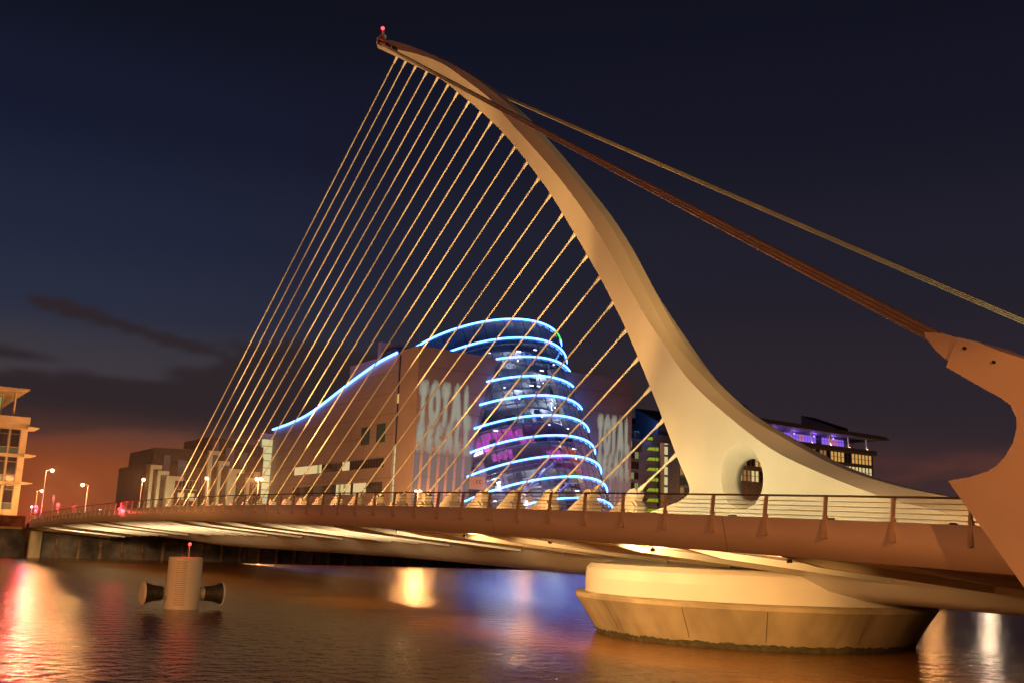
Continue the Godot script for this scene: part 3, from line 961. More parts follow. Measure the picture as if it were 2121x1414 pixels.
func build_signals() -> void:
	var g := 3.31
	red_light("traffic_signal", "traffic signal showing bright red before the round sign at the bridge end", "traffic signal", V(147, g, 25.2), 3.1, 150.0, 0.24)
	red_light("traffic_signal", "lower red traffic signal nearest the stone building, left of the bridge end", "traffic signal", V(143, g, 22.0), 2.5, 480.0, 0.22)
	red_light("traffic_signal", "small red traffic signal on the tall thin pole left of the brightest one", "traffic signal", V(152, g, 25.4), 4.2, 8.0, 0.10)
	red_light("navigation_lamp", "red navigation lamp on the bridge's near railing far along the deck", "lamp", V(90.2, yr(90.2) - 0.62, EDGE - 0.18), 0.0, 5.0, 0.14, false)
	var tip := thing("aircraft_warning_lamp", "red aircraft warning lamp on a short mast at the pylon tip", "lamp", V(75.0, 46.55, MID))
	var st := new_st()
	box(st, V(0.05, 0.12, 0), V(0.9, 0.24, 0.5))
	obj("base_box", st, M.paint, tip)
	st = new_st()
	tube(st, [V(-0.05, 0.2, 0), V(-0.05, 0.85, 0)], 0.05, 8)
	tube(st, [V(-0.35, 0.2, 0), V(-0.35, 0.62, 0)], 0.03, 8)
	obj("mast", st, M.paint, tip)
	inst("red_lamp", ball(0.16, 7), M.lamp_red, tip, V(-0.05, 0.98, 0))
	omni(tip, V(-0.05, 0.98, 0), lin(1, 0.03, 0.05), 2.5, 0.15)
	# round sign
	var sign := thing("round_road_sign", "round road sign on a pole at the bridge's far end", "road sign", V(143.5, g, 26.6))
	st = new_st()
	tube(st, [Vector3.ZERO, V(0, 3.0, 0)], 0.05, 8)
	obj("pole", st, M.bare_metal, sign)
	st = new_st()
	tube(st, [V(-0.06, 3.1, 0), V(-0.1, 3.1, 0)], 0.38, 24)
	var face := obj("face", st, M.render, sign)
	st = new_st()
	for k in 24:
		var a := TAU * k / 24
		var b := TAU * (k + 1) / 24
		quad(st, V(-0.103, 3.1 + cos(a) * 0.38, sin(a) * 0.38), V(-0.103, 3.1 + cos(b) * 0.38, sin(b) * 0.38), V(-0.103, 3.1 + cos(b) * 0.29, sin(b) * 0.29), V(-0.103, 3.1 + cos(a) * 0.29, sin(a) * 0.29), Vector3.LEFT)
	obj("rim", st, M.brick, face)
	# little white bollard lamps by the bridge end
	var spots := [[V(146, g, 27.3), 3.2, "first small white lamp right of the round sign"], [V(147, g, 30.6), 2.9, "small white lamp below the street lamp with the left-reaching arm"], [V(150, g, 38.6), 3.3, "bright white lamp at the railing before the dark apartment block"], [V(152, g, 43.6), 2.6, "dim white lamp seen through the railing, left of a pair"], [V(152, g, 44.5), 2.5, "dim white lamp seen through the railing, right of a pair"], [V(152, g, 48.0), 2.8, "dim white lamp at the railing below the second apartment block"], [V(150, g, 34.0), 3.1, "white lamp at the railing above the red navigation lamp"], [V(144, g, 21.6), 2.8, "small white lamp at the foot of the stone building"]]
	for s in spots:
		var o := thing("path_lamp", s[2], "lamp", s[0], "small white lamps at the bridge's far end")
		st = new_st()
		tube(st, [Vector3.ZERO, V(0, s[1], 0)], 0.04, 6)
		obj("pole", st, M.bare_metal, o)
		inst("bulb", ball(0.13, 6), M.lamp_white, o, V(0, s[1] + 0.1, 0))
		omni(o, V(0, s[1] + 0.1, 0), lin(0.8, 0.7, 1), 6.0, 0.12, 40.0)

# ---------------------------------------------------------------- buildings
func win(parent: Node, z0: float, z1: float, y0: float, y1: float, x: float, glass: Material, cols := 1, frame: Material = null, called := "window") -> void:
	# a window in a wall that faces -x: a recessed pane within a proud frame
	var st := new_st()
	var e := 0.07
	box2(st, V(x - 0.06, y0 - e, z0 - e), V(x + 0.02, y0, z1 + e))
	box2(st, V(x - 0.06, y1, z0 - e), V(x + 0.02, y1 + e, z1 + e))
	box2(st, V(x - 0.058, y0, z0 - e), V(x + 0.02, y1, z0))
	box2(st, V(x - 0.058, y0, z1), V(x + 0.02, y1, z1 + e))
	for k in range(1, cols):
		var z := lerpf(z0, z1, float(k) / cols)
		box2(st, V(x - 0.055, y0, z - 0.04), V(x + 0.02, y1, z + 0.04))
	var f := obj(called, st, frame if frame else M.frame, parent)
	for k in cols:
		st = new_st()
		var a := lerpf(z0, z1, float(k) / cols) + 0.03
		var b := lerpf(z0, z1, float(k + 1) / cols) - 0.03
		box2(st, V(x - 0.012, y0, a), V(x + 0.01, y1, b))
		obj("pane", st, glass, f)

func build_stone_office() -> void:
	var b := thing("stone_office_building", "pale stone office building with deep eaves and sun ledges at the left edge", "building", V(165, 3.3, 0))
	var X := 0.0
	var st := new_st()
	box2(st, V(X, 0, -22), V(30, 16.0, 22.9))
	var wall := obj("wall", st, M.stone, b)
	st = new_st()
	box2(st, V(X - 0.12, 15.2, -22.1), V(30, 16.35, 23.05))
	obj("parapet", st, M.stone, wall)
	st = new_st()
	box2(st, V(X + 3.0, 16.0, -20), V(28, 19.9, 19.4))
	var top := obj("penthouse", st, M.stone, b)
	st = new_st()
	prism(st, [Vector2(-21.5, 20.05), Vector2(-21.5, 20.5), Vector2(22.4, 20.5), Vector2(22.4, 20.32), Vector2(19.0, 19.95)], "x", X - 0.4, 29.5)
	obj("roof", st, M.stone, b)
	for z in [20.8, 15.0, 9.0, 3.0]:
		st = new_st()
		tube(st, [V(X + 1.4, 16.2, z), V(X + 1.4, 20.0, z)], 0.16, 10)
		obj("roof_column", st, M.stone, b)
	for k in 7:
		win(top, 17.2 - k * 2.4, 19.2 - k * 2.4, 17.0, 19.4, X + 3.0, M.window_green if k < 3 else M.dark_glass, 1)
	for f in 3:
		var y: float = [11.9, 7.85, 3.8][f]
		for k in 14:
			var z: float = 22.0 - k * 1.55
			if z < 1.0:
				break
			win(wall, z - 1.3, z - 0.1, y, y + 1.75, X, M.dark_glass)
			win(wall, z - 1.3, z - 0.1, y + 1.92, y + 2.45, X, M.dark_glass)
			win(wall, z - 1.3, z - 0.1, y - 0.95, y - 0.2, X, M.teal_glass)
		st = new_st()
		prism(st, [Vector2(22.7, y + 2.62), Vector2(24.3, y + 2.82), Vector2(24.3, y + 2.92), Vector2(22.7, y + 3.05)], "x", X - 0.9, X + 4.0)
		obj("sun_ledge", st, M.stone, wall)
	st = new_st()
	tube(st, [V(X - 0.5, 0, 20.3), V(X - 0.5, 6.2, 20.3)], 0.09, 8)
	obj("flag_pole", st, M.stone, b)
	# pale wall lamp at its foot
	var l := thing("wall_uplight", "row lamp washing the foot of the pale stone office building", "floodlight", V(161.5, 3.31, 17.0))
	st = new_st()
	box(st, V(0, 0.2, 0), V(0.3, 0.3, 0.5))
	obj("body", st, M.frame, l)
	st = new_st()
	box(st, V(0.05, 0.36, 0), V(0.2, 0.02, 0.4))
	obj("lens", st, M.lamp_flood, l)
	spot(l, V(0.1, 0.42, 0), V(4.0, 9.0, 2.0), lin(1, 0.56, 0.12), 150.0, 60.0, 0.2)
	# dark hoarding and low wall in front
	st = new_st()
	box2(st, V(141.0, 3.3, 5.0), V(141.4, 5.0, 20.6))
	tag(obj("quay_hoarding", st, M.timber), "dark low hoarding on the far quay before the stone building", "hoarding")

func build_apartments() -> void:
	var x := 235.0
	var blocks := [
		["dark brick apartment block with slanted roof, left of the taller one", 57.6, 70.0, 18.6, 22.4, 22.8],
		["taller dark brick apartment block with slanted roof beside the brown hall", 70.4, 84.6, 22.0, 26.2, 24.6]]
	for i in 2:
		var d: Array = blocks[i]
		var z0: float = d[1]
		var z1: float = d[2]
		var b := thing("apartment_block", d[0], "building", V(x, 0, 0), "dark apartment blocks beyond the bridge")
		var st := new_st()
		box2(st, V(0, 3.3, z0), V(26, d[3], z1))
		var wall := obj("wall", st, M.brick, b)
		st = new_st()
		prism(st, [Vector2(z0 + 1.6, d[3] - 0.01), Vector2(z0 + 1.8, d[4]), Vector2(z1 + 0.3, d[5]), Vector2(z1 + 0.3, d[3] - 0.01)], "x", 1.5, 24.0)
		obj("roof", st, M.dark_roof, b)
		# pale rendered piers
		var piers: Array = [[58.3, 59.0, 18.4], [60.0, 60.7, 17.2], [62.0, 64.0, 16.2]] if i == 0 else [[71.0, 72.0, 22.6], [73.6, 74.3, 20.4], [76.0, 78.0, 18.8], [80.6, 81.3, 17.0]]
		for p in piers:
			st = new_st()
			box2(st, V(-1.2, 3.3, p[0]), V(-0.01, p[2], p[1]))
			obj("rendered_pier", st, M.render, b)
			st = new_st()
			box2(st, V(-1.25, p[2] - 0.9, p[0]), V(-0.02, p[2], p[1] + 1.8))
			obj("pier_cap", st, M.render, b)
		for q in [piers[0], piers[2]]:
			var wl := thing("pier_uplight", "uplight at the foot of the %s pale pier of the %s apartment block" % ["first" if q == piers[0] else "third", "shorter" if i == 0 else "taller"], "floodlight", V(x - 6.0, 3.31, (q[0] + q[1]) / 2), "uplights before the dark apartment blocks")
			st = new_st()
			box(st, V(0, 0.2, 0), V(0.4, 0.4, 0.4))
			obj("housing", st, M.frame, wl)
			st = new_st()
			box(st, V(0.05, 0.41, 0), V(0.3, 0.02, 0.3))
			obj("lens", st, M.window_pale, wl)
			spot(wl, V(0.05, 0.46, 0), V(5.0, 11.0, 0), lin(1, 0.86, 0.42), 60.0, 34.0, 0.15)
		# set-back attic boxes
		for p in ([[61.2, 62.6, 20.8], [64.4, 66.4, 19.9]] if i == 0 else [[72.2, 73.4, 25.0], [75.2, 77.2, 23.6], [78.8, 80.4, 22.8]]):
			st = new_st()
			box2(st, V(-0.6, d[3] - 3.0, p[0]), V(2.0, p[2], p[1]))
			obj("attic_box", st, M.slate_blue, b)
		# windows and balconies
		var floors := int((d[3] - 5.0) / 2.9)
		for f in floors:
			var y := 5.2 + f * 2.9
			var z := z0 + 0.7
			while z < z1 - 1.6:
				var on_pier := false
				for p in piers:
					if z + 1.5 > p[0] - 0.1 and z < p[1] + 0.1:
						on_pier = true
				if not on_pier:
					var r := rng.randf()
					var gl: Material = M.window_warm if r < 0.2 else (M.window_dim if r < 0.55 else M.dark_glass)
					win(wall, z, z + 1.4, y, y + 1.6, 0.0, gl, 2, M.render)
					if rng.randf() < 0.35:
						st = new_st()
						box2(st, V(-1.1, y - 0.55, z - 0.3), V(-0.07, y - 0.4, z + 1.7))
						var bal := obj("balcony", st, M.stone, wall)
						st = new_st()
						tube(st, [V(-1.08, y + 0.5, z - 0.3), V(-1.08, y + 0.5, z + 1.7)], 0.04, 5)
						tube(st, [V(-1.08, y + 0.05, z - 0.3), V(-1.08, y + 0.05, z + 1.7)], 0.03, 5)
						obj("balcony_rail", st, M.frame, bal)
				z += 2.3
	# low warm shopfront under the hall's west wall, seen between the railing posts
	var k := thing("lit_pavilion", "low glowing pavilion with wide windows, seen through the railing", "pavilion", V(180, 3.3, 86.0))
	var st2 := new_st()
	box2(st2, V(0, 0, -5), V(34, 6.0, 1.2))
	obj("wall", st2, M.stone, k)
	for i in 8:
		st2 = new_st()
		box2(st2, V(1.0 + i * 4.1, 2.2, -5.05), V(4.4 + i * 4.1, 5.3, -4.98))
		obj("window", st2, M.window_amber if i % 3 else M.window_warm, k)

func drum_at(k: float, ang: float, r: float) -> Vector3:
	# a point on the leaning glass drum: ring k (0 = top), angle, radius
	var cx := 184.91 - 1.464 * k
	var cz := 111.935 + 0.496 * k
	var dx := r * cos(ang)
	var dz := r * sin(ang)
	return V(cx + dx, 41.05 - 3.964 * k - 0.401 * dx + 0.071 * dz, cz + dz)

func build_hall() -> void:
	var hall := thing("convention_hall", "brown stone convention hall with leaning glass drum ringed by blue lights", "building")
	var x := 165.0
	var z0 := 87.7
	var top := 39.7
	# south walls, left and right of the drum, with slanting inner edges
	var st := new_st()
	prism(st, [Vector2(z0, 3.2), Vector2(99.5, 3.2), Vector2(99.0, 11.0), Vector2(102.0, 27.0), Vector2(106.4, top - 0.3), Vector2(z0, top)], "x", x, x + 2.0)
	var sw := obj("south_wall", st, M.granite, hall)
	st = new_st()
	prism(st, [Vector2(139.7, 3.2), Vector2(139.7, top - 0.5), Vector2(118.5, top - 0.6), Vector2(124.5, 24.0), Vector2(127.0, 3.2)], "x", x, x + 2.0)
	var sw2 := obj("south_wall", st, M.granite, hall)
	# west wall: the short piece by the corner, the dark stair slot, then the long wall under the curved light line
	st = new_st()
	box2(st, V(x + 2.0, 3.2, z0), V(172.2, top, z0 + 1.5))
	obj("west_wall", st, M.granite, hall)
	var curve := [Vector2(173.6, 39.4), Vector2(181.0, 38.6), Vector2(190.0, 36.9), Vector2(199.0, 34.9), Vector2(208.0, 32.8), Vector2(217.0, 31.0), Vector2(227.0, 29.9), Vector2(238.3, 29.2)]
	var poly := [Vector2(173.6, 3.2)]
	var edge := []
	for i in 41:
		var p: Vector2 = catmull(curve, i / 40.0)
		poly.append(p)
		edge.append(V(p.x, p.y + 0.05, z0 - 0.25))
	poly.append(Vector2(238.3, 3.2))
	st = new_st()
	prism(st, poly, "z", z0, z0 + 1.5)
	var ww := obj("west_wall", st, M.granite, hall)
	st = new_st()
	tube(st, edge, 0.22, 6)
	obj("led_line", st, M.led_blue, ww)
	# body of the hall behind, roofs and plant boxes
	st = new_st()
	box2(st, V(x + 2.0, 3.2, 140.0), V(240, top - 0.6, 139.0))
	box2(st, V(173.0, 3.2, 132.0), V(240.0, 37.5, 139.0))
	box2(st, V(198.0, 3.2, z0 + 1.6), V(238.0, 29.0, 132.0))
	obj("hall_body", st, M.granite, hall)
	st = new_st()
	box2(st, V(186.0, 30.0, z0 + 1.6), V(199.2, 40.2, 99.0))
	obj("plant_room", st, M.granite, hall)
	st = new_st()
	box2(st, V(184.6, 34.0, z0 + 1.55), V(186.0, 43.4, 96.0))
	obj("plant_wall", st, M.granite, hall)
	st = new_st()
	box2(st, V(178.0, 38.6, z0 + 1.7), V(184.5, 41.2, 96.0))
	for k in 7:
		box2(st, V(178.2 + k * 0.9, 41.2, z0 + 2.0), V(178.5 + k * 0.9, 41.7, 95.0))
	obj("plant_louvre", st, M.dark_roof, hall)
	st = new_st()
	tube(st, [V(165.6, 39.7, z0 + 0.3), V(165.6, 42.2, z0 + 0.3)], 0.07, 6)
	obj("roof_mast", st, M.bare_metal, hall)
	# stair slots: panes one above another, some lit
	for k in 18:
		st = new_st()
		var y := 4.2 + k * 1.95
		box2(st, V(172.25, y, z0 + 0.35), V(173.5, y + 1.86, z0 + 0.4))
		var lit: Material = M.stair_pale if k < 9 else (M.window_warm if k == 13 else M.dark_glass)
		obj("stair_pane", st, lit, hall)
		st = new_st()
		box2(st, V(172.22, y + 1.86, z0 + 0.22), V(173.58, y + 1.95, z0 + 0.5))
		obj("stair_transom", st, M.frame, hall)
	for k in 13:
		st = new_st()
		var y := 4.2 + k * 1.75
		box2(st, V(238.45, y, z0 - 2.6), V(238.5, y + 1.6, z0 + 0.1))
		obj("stair_pane", st, M.stair_pale, hall)
		st = new_st()
		box2(st, V(238.40, y + 1.6, z0 - 2.62), V(238.55, y + 1.75, z0 + 0.12))
		obj("stair_transom", st, M.frame, hall)
	st = new_st()
	box2(st, V(238.56, 3.3, z0 - 3.1), V(240.5, 28.2, z0 + 1.5))
	obj("stair_tower", st, M.granite, hall)
	# windows of the west wall
	for w in [[184.0, 188.0, 22.3, 25.9], [177.1, 181.1, 22.4, 26.1]]:
		st = new_st()
		for k in 4:
			box2(st, V(w[0] + k * 1.0, w[2], z0 - 0.03), V(w[0] + k * 1.0 + 0.93, w[3], z0 + 0.02))
		obj("window", st, M.teal_glass, ww)
	for row in [[17.55, 19.35, 177.0, 222.5, [207.0, 222.5], [192.0, 196.5]], [12.6, 14.75, 177.0, 222.5, [191.7, 199.0], [184.5, 190.6]]]:
		var a: float = row[2]
		while a < row[3] - 0.5:
			var mid := a + 0.6
			var lit: bool = (mid > row[4][0] and mid < row[4][1]) or (mid > row[5][0] and mid < row[5][1])
			st = new_st()
			box2(st, V(a + 0.05, row[0], z0 - 0.03), V(a + 1.15, row[1], z0 + 0.02))
			obj("window", st, (M.window_pale if rng.randf() < 0.75 else M.window_green) if lit else M.dark_glass, ww)
			a += 1.2
	# joints of the stone cladding
	for k in 8:
		var y := 7.2 + k * 4.1
		st = new_st()
		box2(st, V(x - 0.012, y, z0 + 0.1), V(x + 0.01, y + 0.07, minf(99.2 + maxf(0.0, y - 11.0) * 0.19, 106.0)))
		obj("cladding_joint", st, M.joint, sw)
		st = new_st()
		box2(st, V(x - 0.012, y, 127.0 - maxf(0.0, y - 3.0) * 0.19), V(x + 0.01, y + 0.07, 139.6))
		obj("cladding_joint", st, M.joint, sw2)
		st = new_st()
		var far := 238.2
		if y > 29.0:
			far = 215.0 - (y - 32.0) * 6.0
		box2(st, V(173.7, y, z0 - 0.012), V(far, y + 0.07, z0 + 0.01))
		obj("cladding_joint", st, M.joint, ww)
	for k in 9:
		var jx := 180.0 + k * 6.4
		st = new_st()
		box2(st, V(jx, 4.0, z0 - 0.011), V(jx + 0.07, 28.0, z0 + 0.01))
		obj("cladding_joint", st, M.joint, ww)
	build_drum(hall)
	# glowing meshes stand in for projected lettering and streaks on the south walls
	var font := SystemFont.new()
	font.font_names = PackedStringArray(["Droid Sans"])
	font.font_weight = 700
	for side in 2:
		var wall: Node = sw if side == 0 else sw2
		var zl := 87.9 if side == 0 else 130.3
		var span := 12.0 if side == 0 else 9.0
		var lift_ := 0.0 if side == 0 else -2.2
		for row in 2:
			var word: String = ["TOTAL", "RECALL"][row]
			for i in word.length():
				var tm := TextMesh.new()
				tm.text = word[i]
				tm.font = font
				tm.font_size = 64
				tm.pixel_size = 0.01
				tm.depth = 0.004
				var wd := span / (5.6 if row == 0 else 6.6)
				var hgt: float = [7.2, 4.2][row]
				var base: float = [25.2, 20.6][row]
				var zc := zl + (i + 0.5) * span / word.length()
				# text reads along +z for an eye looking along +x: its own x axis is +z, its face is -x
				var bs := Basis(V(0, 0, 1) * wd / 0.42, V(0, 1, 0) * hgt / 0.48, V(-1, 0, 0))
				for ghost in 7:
					inst("projected_glow_letter", tm, M.projection_glow, wall, V(x - 0.03 - 0.008 * ghost, base + lift_ + hgt / 2 + [0.0, 0.7, -0.65, 0.3, -0.35, 1.1, -1.0][ghost], zc + [0.0, 0.22, -0.2, -0.34, 0.36, 0.05, -0.06][ghost]), bs)
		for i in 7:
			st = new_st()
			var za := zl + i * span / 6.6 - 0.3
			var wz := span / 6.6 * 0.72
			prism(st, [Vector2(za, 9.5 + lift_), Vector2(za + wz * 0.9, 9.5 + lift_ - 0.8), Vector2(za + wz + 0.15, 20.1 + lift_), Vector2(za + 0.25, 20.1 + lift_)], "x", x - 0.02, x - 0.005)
			obj("projected_glow_streak", st, M.projection_glow_faint, wall)
	for z in [90.0, 96.0, 130.5, 136.5]:  # added floodlights, put in to brighten the south walls
		var side := "left" if z < 110.0 else "right"
		var which := "outer" if z == 90.0 or z == 136.5 else "inner"
		var wl := thing("added_wall_washer", "%s added floodlight at the foot of the hall's south wall %s of the glass drum" % [which, side], "floodlight", V(x - 4.0, 3.31, z), "added floodlights at the foot of the brown hall")
		st = new_st()
		box(st, V(0, 0.2, 0), V(0.4, 0.4, 0.5))
		obj("housing", st, M.frame, wl)
		st = new_st()
		box(st, V(0.05, 0.41, 0), V(0.3, 0.02, 0.4))
		obj("lens", st, M.lamp_flood, wl)
		spot(wl, V(0.05, 0.46, 0), V(4.0, 26.0, 0), lin(1, 0.36, 0.24), 200.0 if z < 110.0 else 420.0, 42.0, 0.15)
	for q in [[181.0, "beside the hall's stair slot"], [199.0, "below the middle of the hall's west wall"], [219.0, "near the far end of the hall's west wall"]]:  # added floodlights that make up the light on the west wall
		var wl := thing("added_wall_washer", "added floodlight on the ground %s" % q[1], "floodlight", V(q[0], 3.31, z0 - 7.5), "added floodlights at the foot of the brown hall")
		st = new_st()
		box(st, V(0, 0.2, 0), V(0.5, 0.4, 0.4))
		obj("housing", st, M.frame, wl)
		st = new_st()
		box(st, V(0, 0.41, 0.05), V(0.4, 0.02, 0.3))
		obj("lens", st, M.lamp_flood, wl)
		spot(wl, V(0, 0.46, 0.05), V(0, 18.0, 7.5), lin(1, 0.36, 0.15), 130.0, 55.0, 0.15)
	# banner by the entrance
	var bn := thing("entrance_banner", "pale square banner with two letters hanging before the glass drum's foot", "banner", V(160.5, 3.3, 98.9))
	st = new_st()
	box2(st, V(-0.02, 10.2, -1.75), V(0.02, 12.6, 1.75))
	var cloth := obj("cloth", st, plain(lin(0.42, 0.36, 0.38), 0.8), bn)
	var tm2 := TextMesh.new()
	tm2.text = "CC"
	tm2.font = font
	tm2.font_size = 64
	tm2.pixel_size = 0.016
	tm2.depth = 0.01
	inst("print", tm2, plain(lin(0.10, 0.09, 0.11), 0.8), cloth, V(-0.03, 11.6, 0.3), Basis(V(0, 0, 1), V(0, 1, 0), V(-1, 0, 0)))
	for s in [-1.8, 1.8]:
		st = new_st()
		tube(st, [V(0, 0, s), V(0, 12.8, s)], 0.06, 6)
		obj("banner_pole", st, M.bare_metal, bn)

func build_drum(hall: Node3D) -> void:
	var R := 18.4
	var n := 56
	# panes and mullions, ring by ring, on the side that shows
	var first := 16
	var last := 45
	for k in range(0, 10):
		for i in range(first, last):
			var a := TAU * i / n + 0.02
			var b := TAU * (i + 1) / n + 0.02
			var lo := k + 1.0
			var o := (drum_at(k + 0.5, (a + b) / 2, R) - drum_at(k + 0.5, 0, 0))
			if k < 9 or cos((a + b) / 2) < 0.2:
				var st := new_st()
				quad(st, drum_at(k, a, R), drum_at(k, b, R), drum_at(lo, b, R), drum_at(lo, a, R), o)
				obj("pane", st, M.drum_glass, hall)
	var bars := new_st()
	for i in range(first, last + 1):
		var a := TAU * i / n + 0.02
		tube(bars, [drum_at(0, a, R + 0.02), drum_at(10, a, R + 0.02)], 0.085, 4, false)
	obj("mullion_grid", bars, M.frame, hall)
	# steel ring beams and the LED rings in front of them
	for k in 10:
		var st := new_st()
		var pts := []
		var beam := []
		for i in 73:
			var a := PI * 0.595 + (PI * 0.985) * i / 72.0
			pts.append(drum_at(k, a, R + 0.28))
			beam.append(drum_at(k + 0.22, a, R - 0.4))
		if k == 0:
			var green := pts.slice(11, 18)
			tube(st, pts.slice(0, 12), 0.18, 6)
			tube(st, pts.slice(17), 0.18, 6)
			var sg := new_st()
			tube(sg, green, 0.18, 6)
			obj("led_ring", sg, M.led_green, hall)
		elif k == 9:
			tube(st, pts.slice(0, 50), 0.18, 6)
		else:
			tube(st, pts, 0.18, 6)
		obj("led_ring", st, M.led_blue, hall)
		if k > 0:
			st = new_st()
			tube(st, beam, 0.09, 5)
			# zigzag lattice that ties the beam to the floor edge
			for i in range(0, 72, 2):
				tube(st, [beam[i], drum_at(k + 0.05, PI * 0.595 + PI * 0.985 * (i + 1) / 72.0, R - 2.2)], 0.05, 4, false)
			obj("ring_truss", st, M.drum_metal, hall)
	# floors with level edges seen inside, and a solid core
	for k in range(1, 10):
		var st := new_st()
		var inner := R - (2.6 if k in [5, 6] else 4.2)
		for i in 40:
			var a := PI * 0.45 + PI * 1.1 * i / 40.0
			var b := PI * 0.45 + PI * 1.1 * (i + 1) / 40.0
			for e in [0.0, 0.1]:
				quad(st, drum_at(k + e, a, inner), drum_at(k + e, b, inner), drum_at(k + e, b, 9.0), drum_at(k + e, a, 9.0), V(0, 1 if e == 0.0 else -1, 0))
			quad(st, drum_at(k, a, inner), drum_at(k, b, inner), drum_at(k + 0.1, b, inner), drum_at(k + 0.1, a, inner), drum_at(k, a, inner) - drum_at(k, a, 0))
		obj("floor_slab", st, M.drum_floor, hall)
	var core := new_st()
	for i in 48:
		var a := TAU * i / 48
		var b := TAU * (i + 1) / 48
		quad(core, drum_at(0.05, a, 10.5), drum_at(0.05, b, 10.5), drum_at(10, b, 10.5), drum_at(10, a, 10.5), drum_at(5, a, 1) - drum_at(5, a, 0))
		tri(core, drum_at(0.02, 0, 0), drum_at(0.02, a, R - 0.1), drum_at(0.02, b, R - 0.1), Vector3.UP)
	obj("core_wall", core, M.drum_floor, hall)
	# back half of the drum behind the walls is opaque
	var back := new_st()
	for i in 40:
		var a := -PI * 0.42 + PI * 1.0 * i / 40.0
		var b := -PI * 0.42 + PI * 1.0 * (i + 1) / 40.0
		quad(back, drum_at(0.02, a, R - 0.05), drum_at(0.02, b, R - 0.05), drum_at(10, b, R - 0.05), drum_at(10, a, R - 0.05), drum_at(5, a, 1) - drum_at(5, a, 0))
	obj("rear_cladding", back, M.dark_roof, hall)
	# lamps inside: magenta gallery, warm lobby rooms, white desk lamps, lit handrails of the escalators
	var pink := lin(1.0, 0.12, 0.75)
	for p in [[5.55, PI * 1.30, 110.0], [5.6, PI * 1.17, 9.0], [5.75, PI * 1.40, 110.0], [6.45, PI * 0.90, 6.0], [6.4, PI * 0.76, 11.0], [6.5, PI * 0.66, 9.0]]:
		var at := drum_at(p[0], p[1], R - 3.4)
		inst("gallery_lamp", ball(0.2, 6), glow(1.0, 0.15, 0.8, 2.5), hall, at)
		omni(hall, at, pink, p[2], 0.18, 60.0)
	for p in [[6.55, PI * 0.84, 14.0], [7.5, PI * 0.84, 16.0], [8.5, PI * 0.86, 20.0]]:
		var at := drum_at(p[0], p[1], R - 3.0)
		inst("lobby_lamp", ball(0.2, 6), M.lamp_flood, hall, at)
		omni(hall, at, lin(1, 0.48, 0.14) if p[0] > 7.0 else lin(1, 0.18, 0.08), p[2], 0.18, 60.0)
	for p in [[2.5, 1.2], [3.5, 1.05], [4.4, 0.95], [7.4, 1.25], [7.5, 1.05], [8.4, 1.2], [8.5, 1.0], [9.4, 1.05], [2.4, 0.85], [3.4, 0.75], [4.5, 0.7], [1.5, 1.0]]:
		var at := drum_at(p[0], PI * p[1], R - 4.8)
		inst("ceiling_lamp", ball(0.14, 6), M.lamp_white, hall, at)
		omni(hall, at, lin(0.75, 0.85, 1), 26.0, 0.12, 40.0)
	for p in [[6.95, 1.04, 8.15, 1.19], [7.0, 1.01, 8.2, 1.16], [7.95, 1.0, 9.1, 1.15], [8.0, 0.97, 9.15, 1.12], [9.15, 1.22, 9.9, 1.12]]:
		var a := drum_at(p[0], PI * p[1], R - 2.0)
		var b := drum_at(p[2], PI * p[3], R - 2.0)
		var st := new_st()
		for i in 22:
			var q := a.lerp(b, i / 21.0)
			box(st, q, V(0.18, 0.18, 0.18))
		obj("escalator_lights", st, M.led_violet, hall)
		st = new_st()
		tube(st, [a + V(0, -0.4, 0), b + V(0, -0.4, 0)], 0.3, 6)
		obj("escalator", st, M.drum_metal, hall)
	# lit room walls, their light put in as glow, and partitions behind the glass
	M.gallery = glow(0.66, 0.06, 0.56, 0.85)
	M.gallery_red = glow(0.75, 0.10, 0.05, 0.6)
	M.room_tan = glow(0.50, 0.25, 0.11, 0.6)
	M.room_cream = glow(0.85, 0.58, 0.24, 0.75)
	var rooms := [[5.12, 5.85, 1.30, 1.43, M.gallery], [5.05, 5.72, 1.20, 1.30, M.gallery], [5.25, 5.65, 1.10, 1.19, M.gallery], [6.1, 6.5, 1.16, 1.24, M.gallery], [5.7, 6.0, 1.06, 1.12, M.gallery],
		[6.02, 6.9, 0.70, 0.78, M.gallery], [5.4, 5.95, 0.68, 0.80, M.gallery], [6.35, 6.8, 0.94, 1.02, M.gallery], [6.15, 6.85, 0.79, 0.90, M.gallery_red], [7.25, 7.95, 0.80, 0.92, M.room_tan], [8.35, 8.95, 0.80, 0.93, M.room_cream], [7.5, 7.9, 0.84, 0.88, M.room_cream]]
	for p in rooms:
		var st := new_st()
		var steps := 5
		if p[4] == M.gallery:
			for i in 9:
				var a: float = PI * lerpf(p[2], p[3], i / 9.0)
				var b: float = PI * lerpf(p[2], p[3], (i + 1) / 9.0)
				for half in 2:
					var t0: float = lerpf(p[0], p[1], half * 0.5) + 0.05 * sin(i * 1.7 + p[2] * 9.0) * (1 - half)
					var t1: float = lerpf(p[0], p[1], half * 0.5 + 0.5) + 0.06 * sin(i * 2.3) * half
					var sg := new_st()
					var r0 := R - rng.randf_range(2.9, 3.1)
					quad(sg, drum_at(t0, a, r0), drum_at(t0, b, r0), drum_at(t1, b, r0), drum_at(t1, a, r0), V(-1, 0, 0))
					var v := rng.randf_range(0.5, 1.1)
					obj("glowing_room_wall", sg, glow(0.62 * v + 0.05, 0.05 + 0.10 * rng.randf(), 0.60 * v + 0.08, 0.9), hall)
			continue
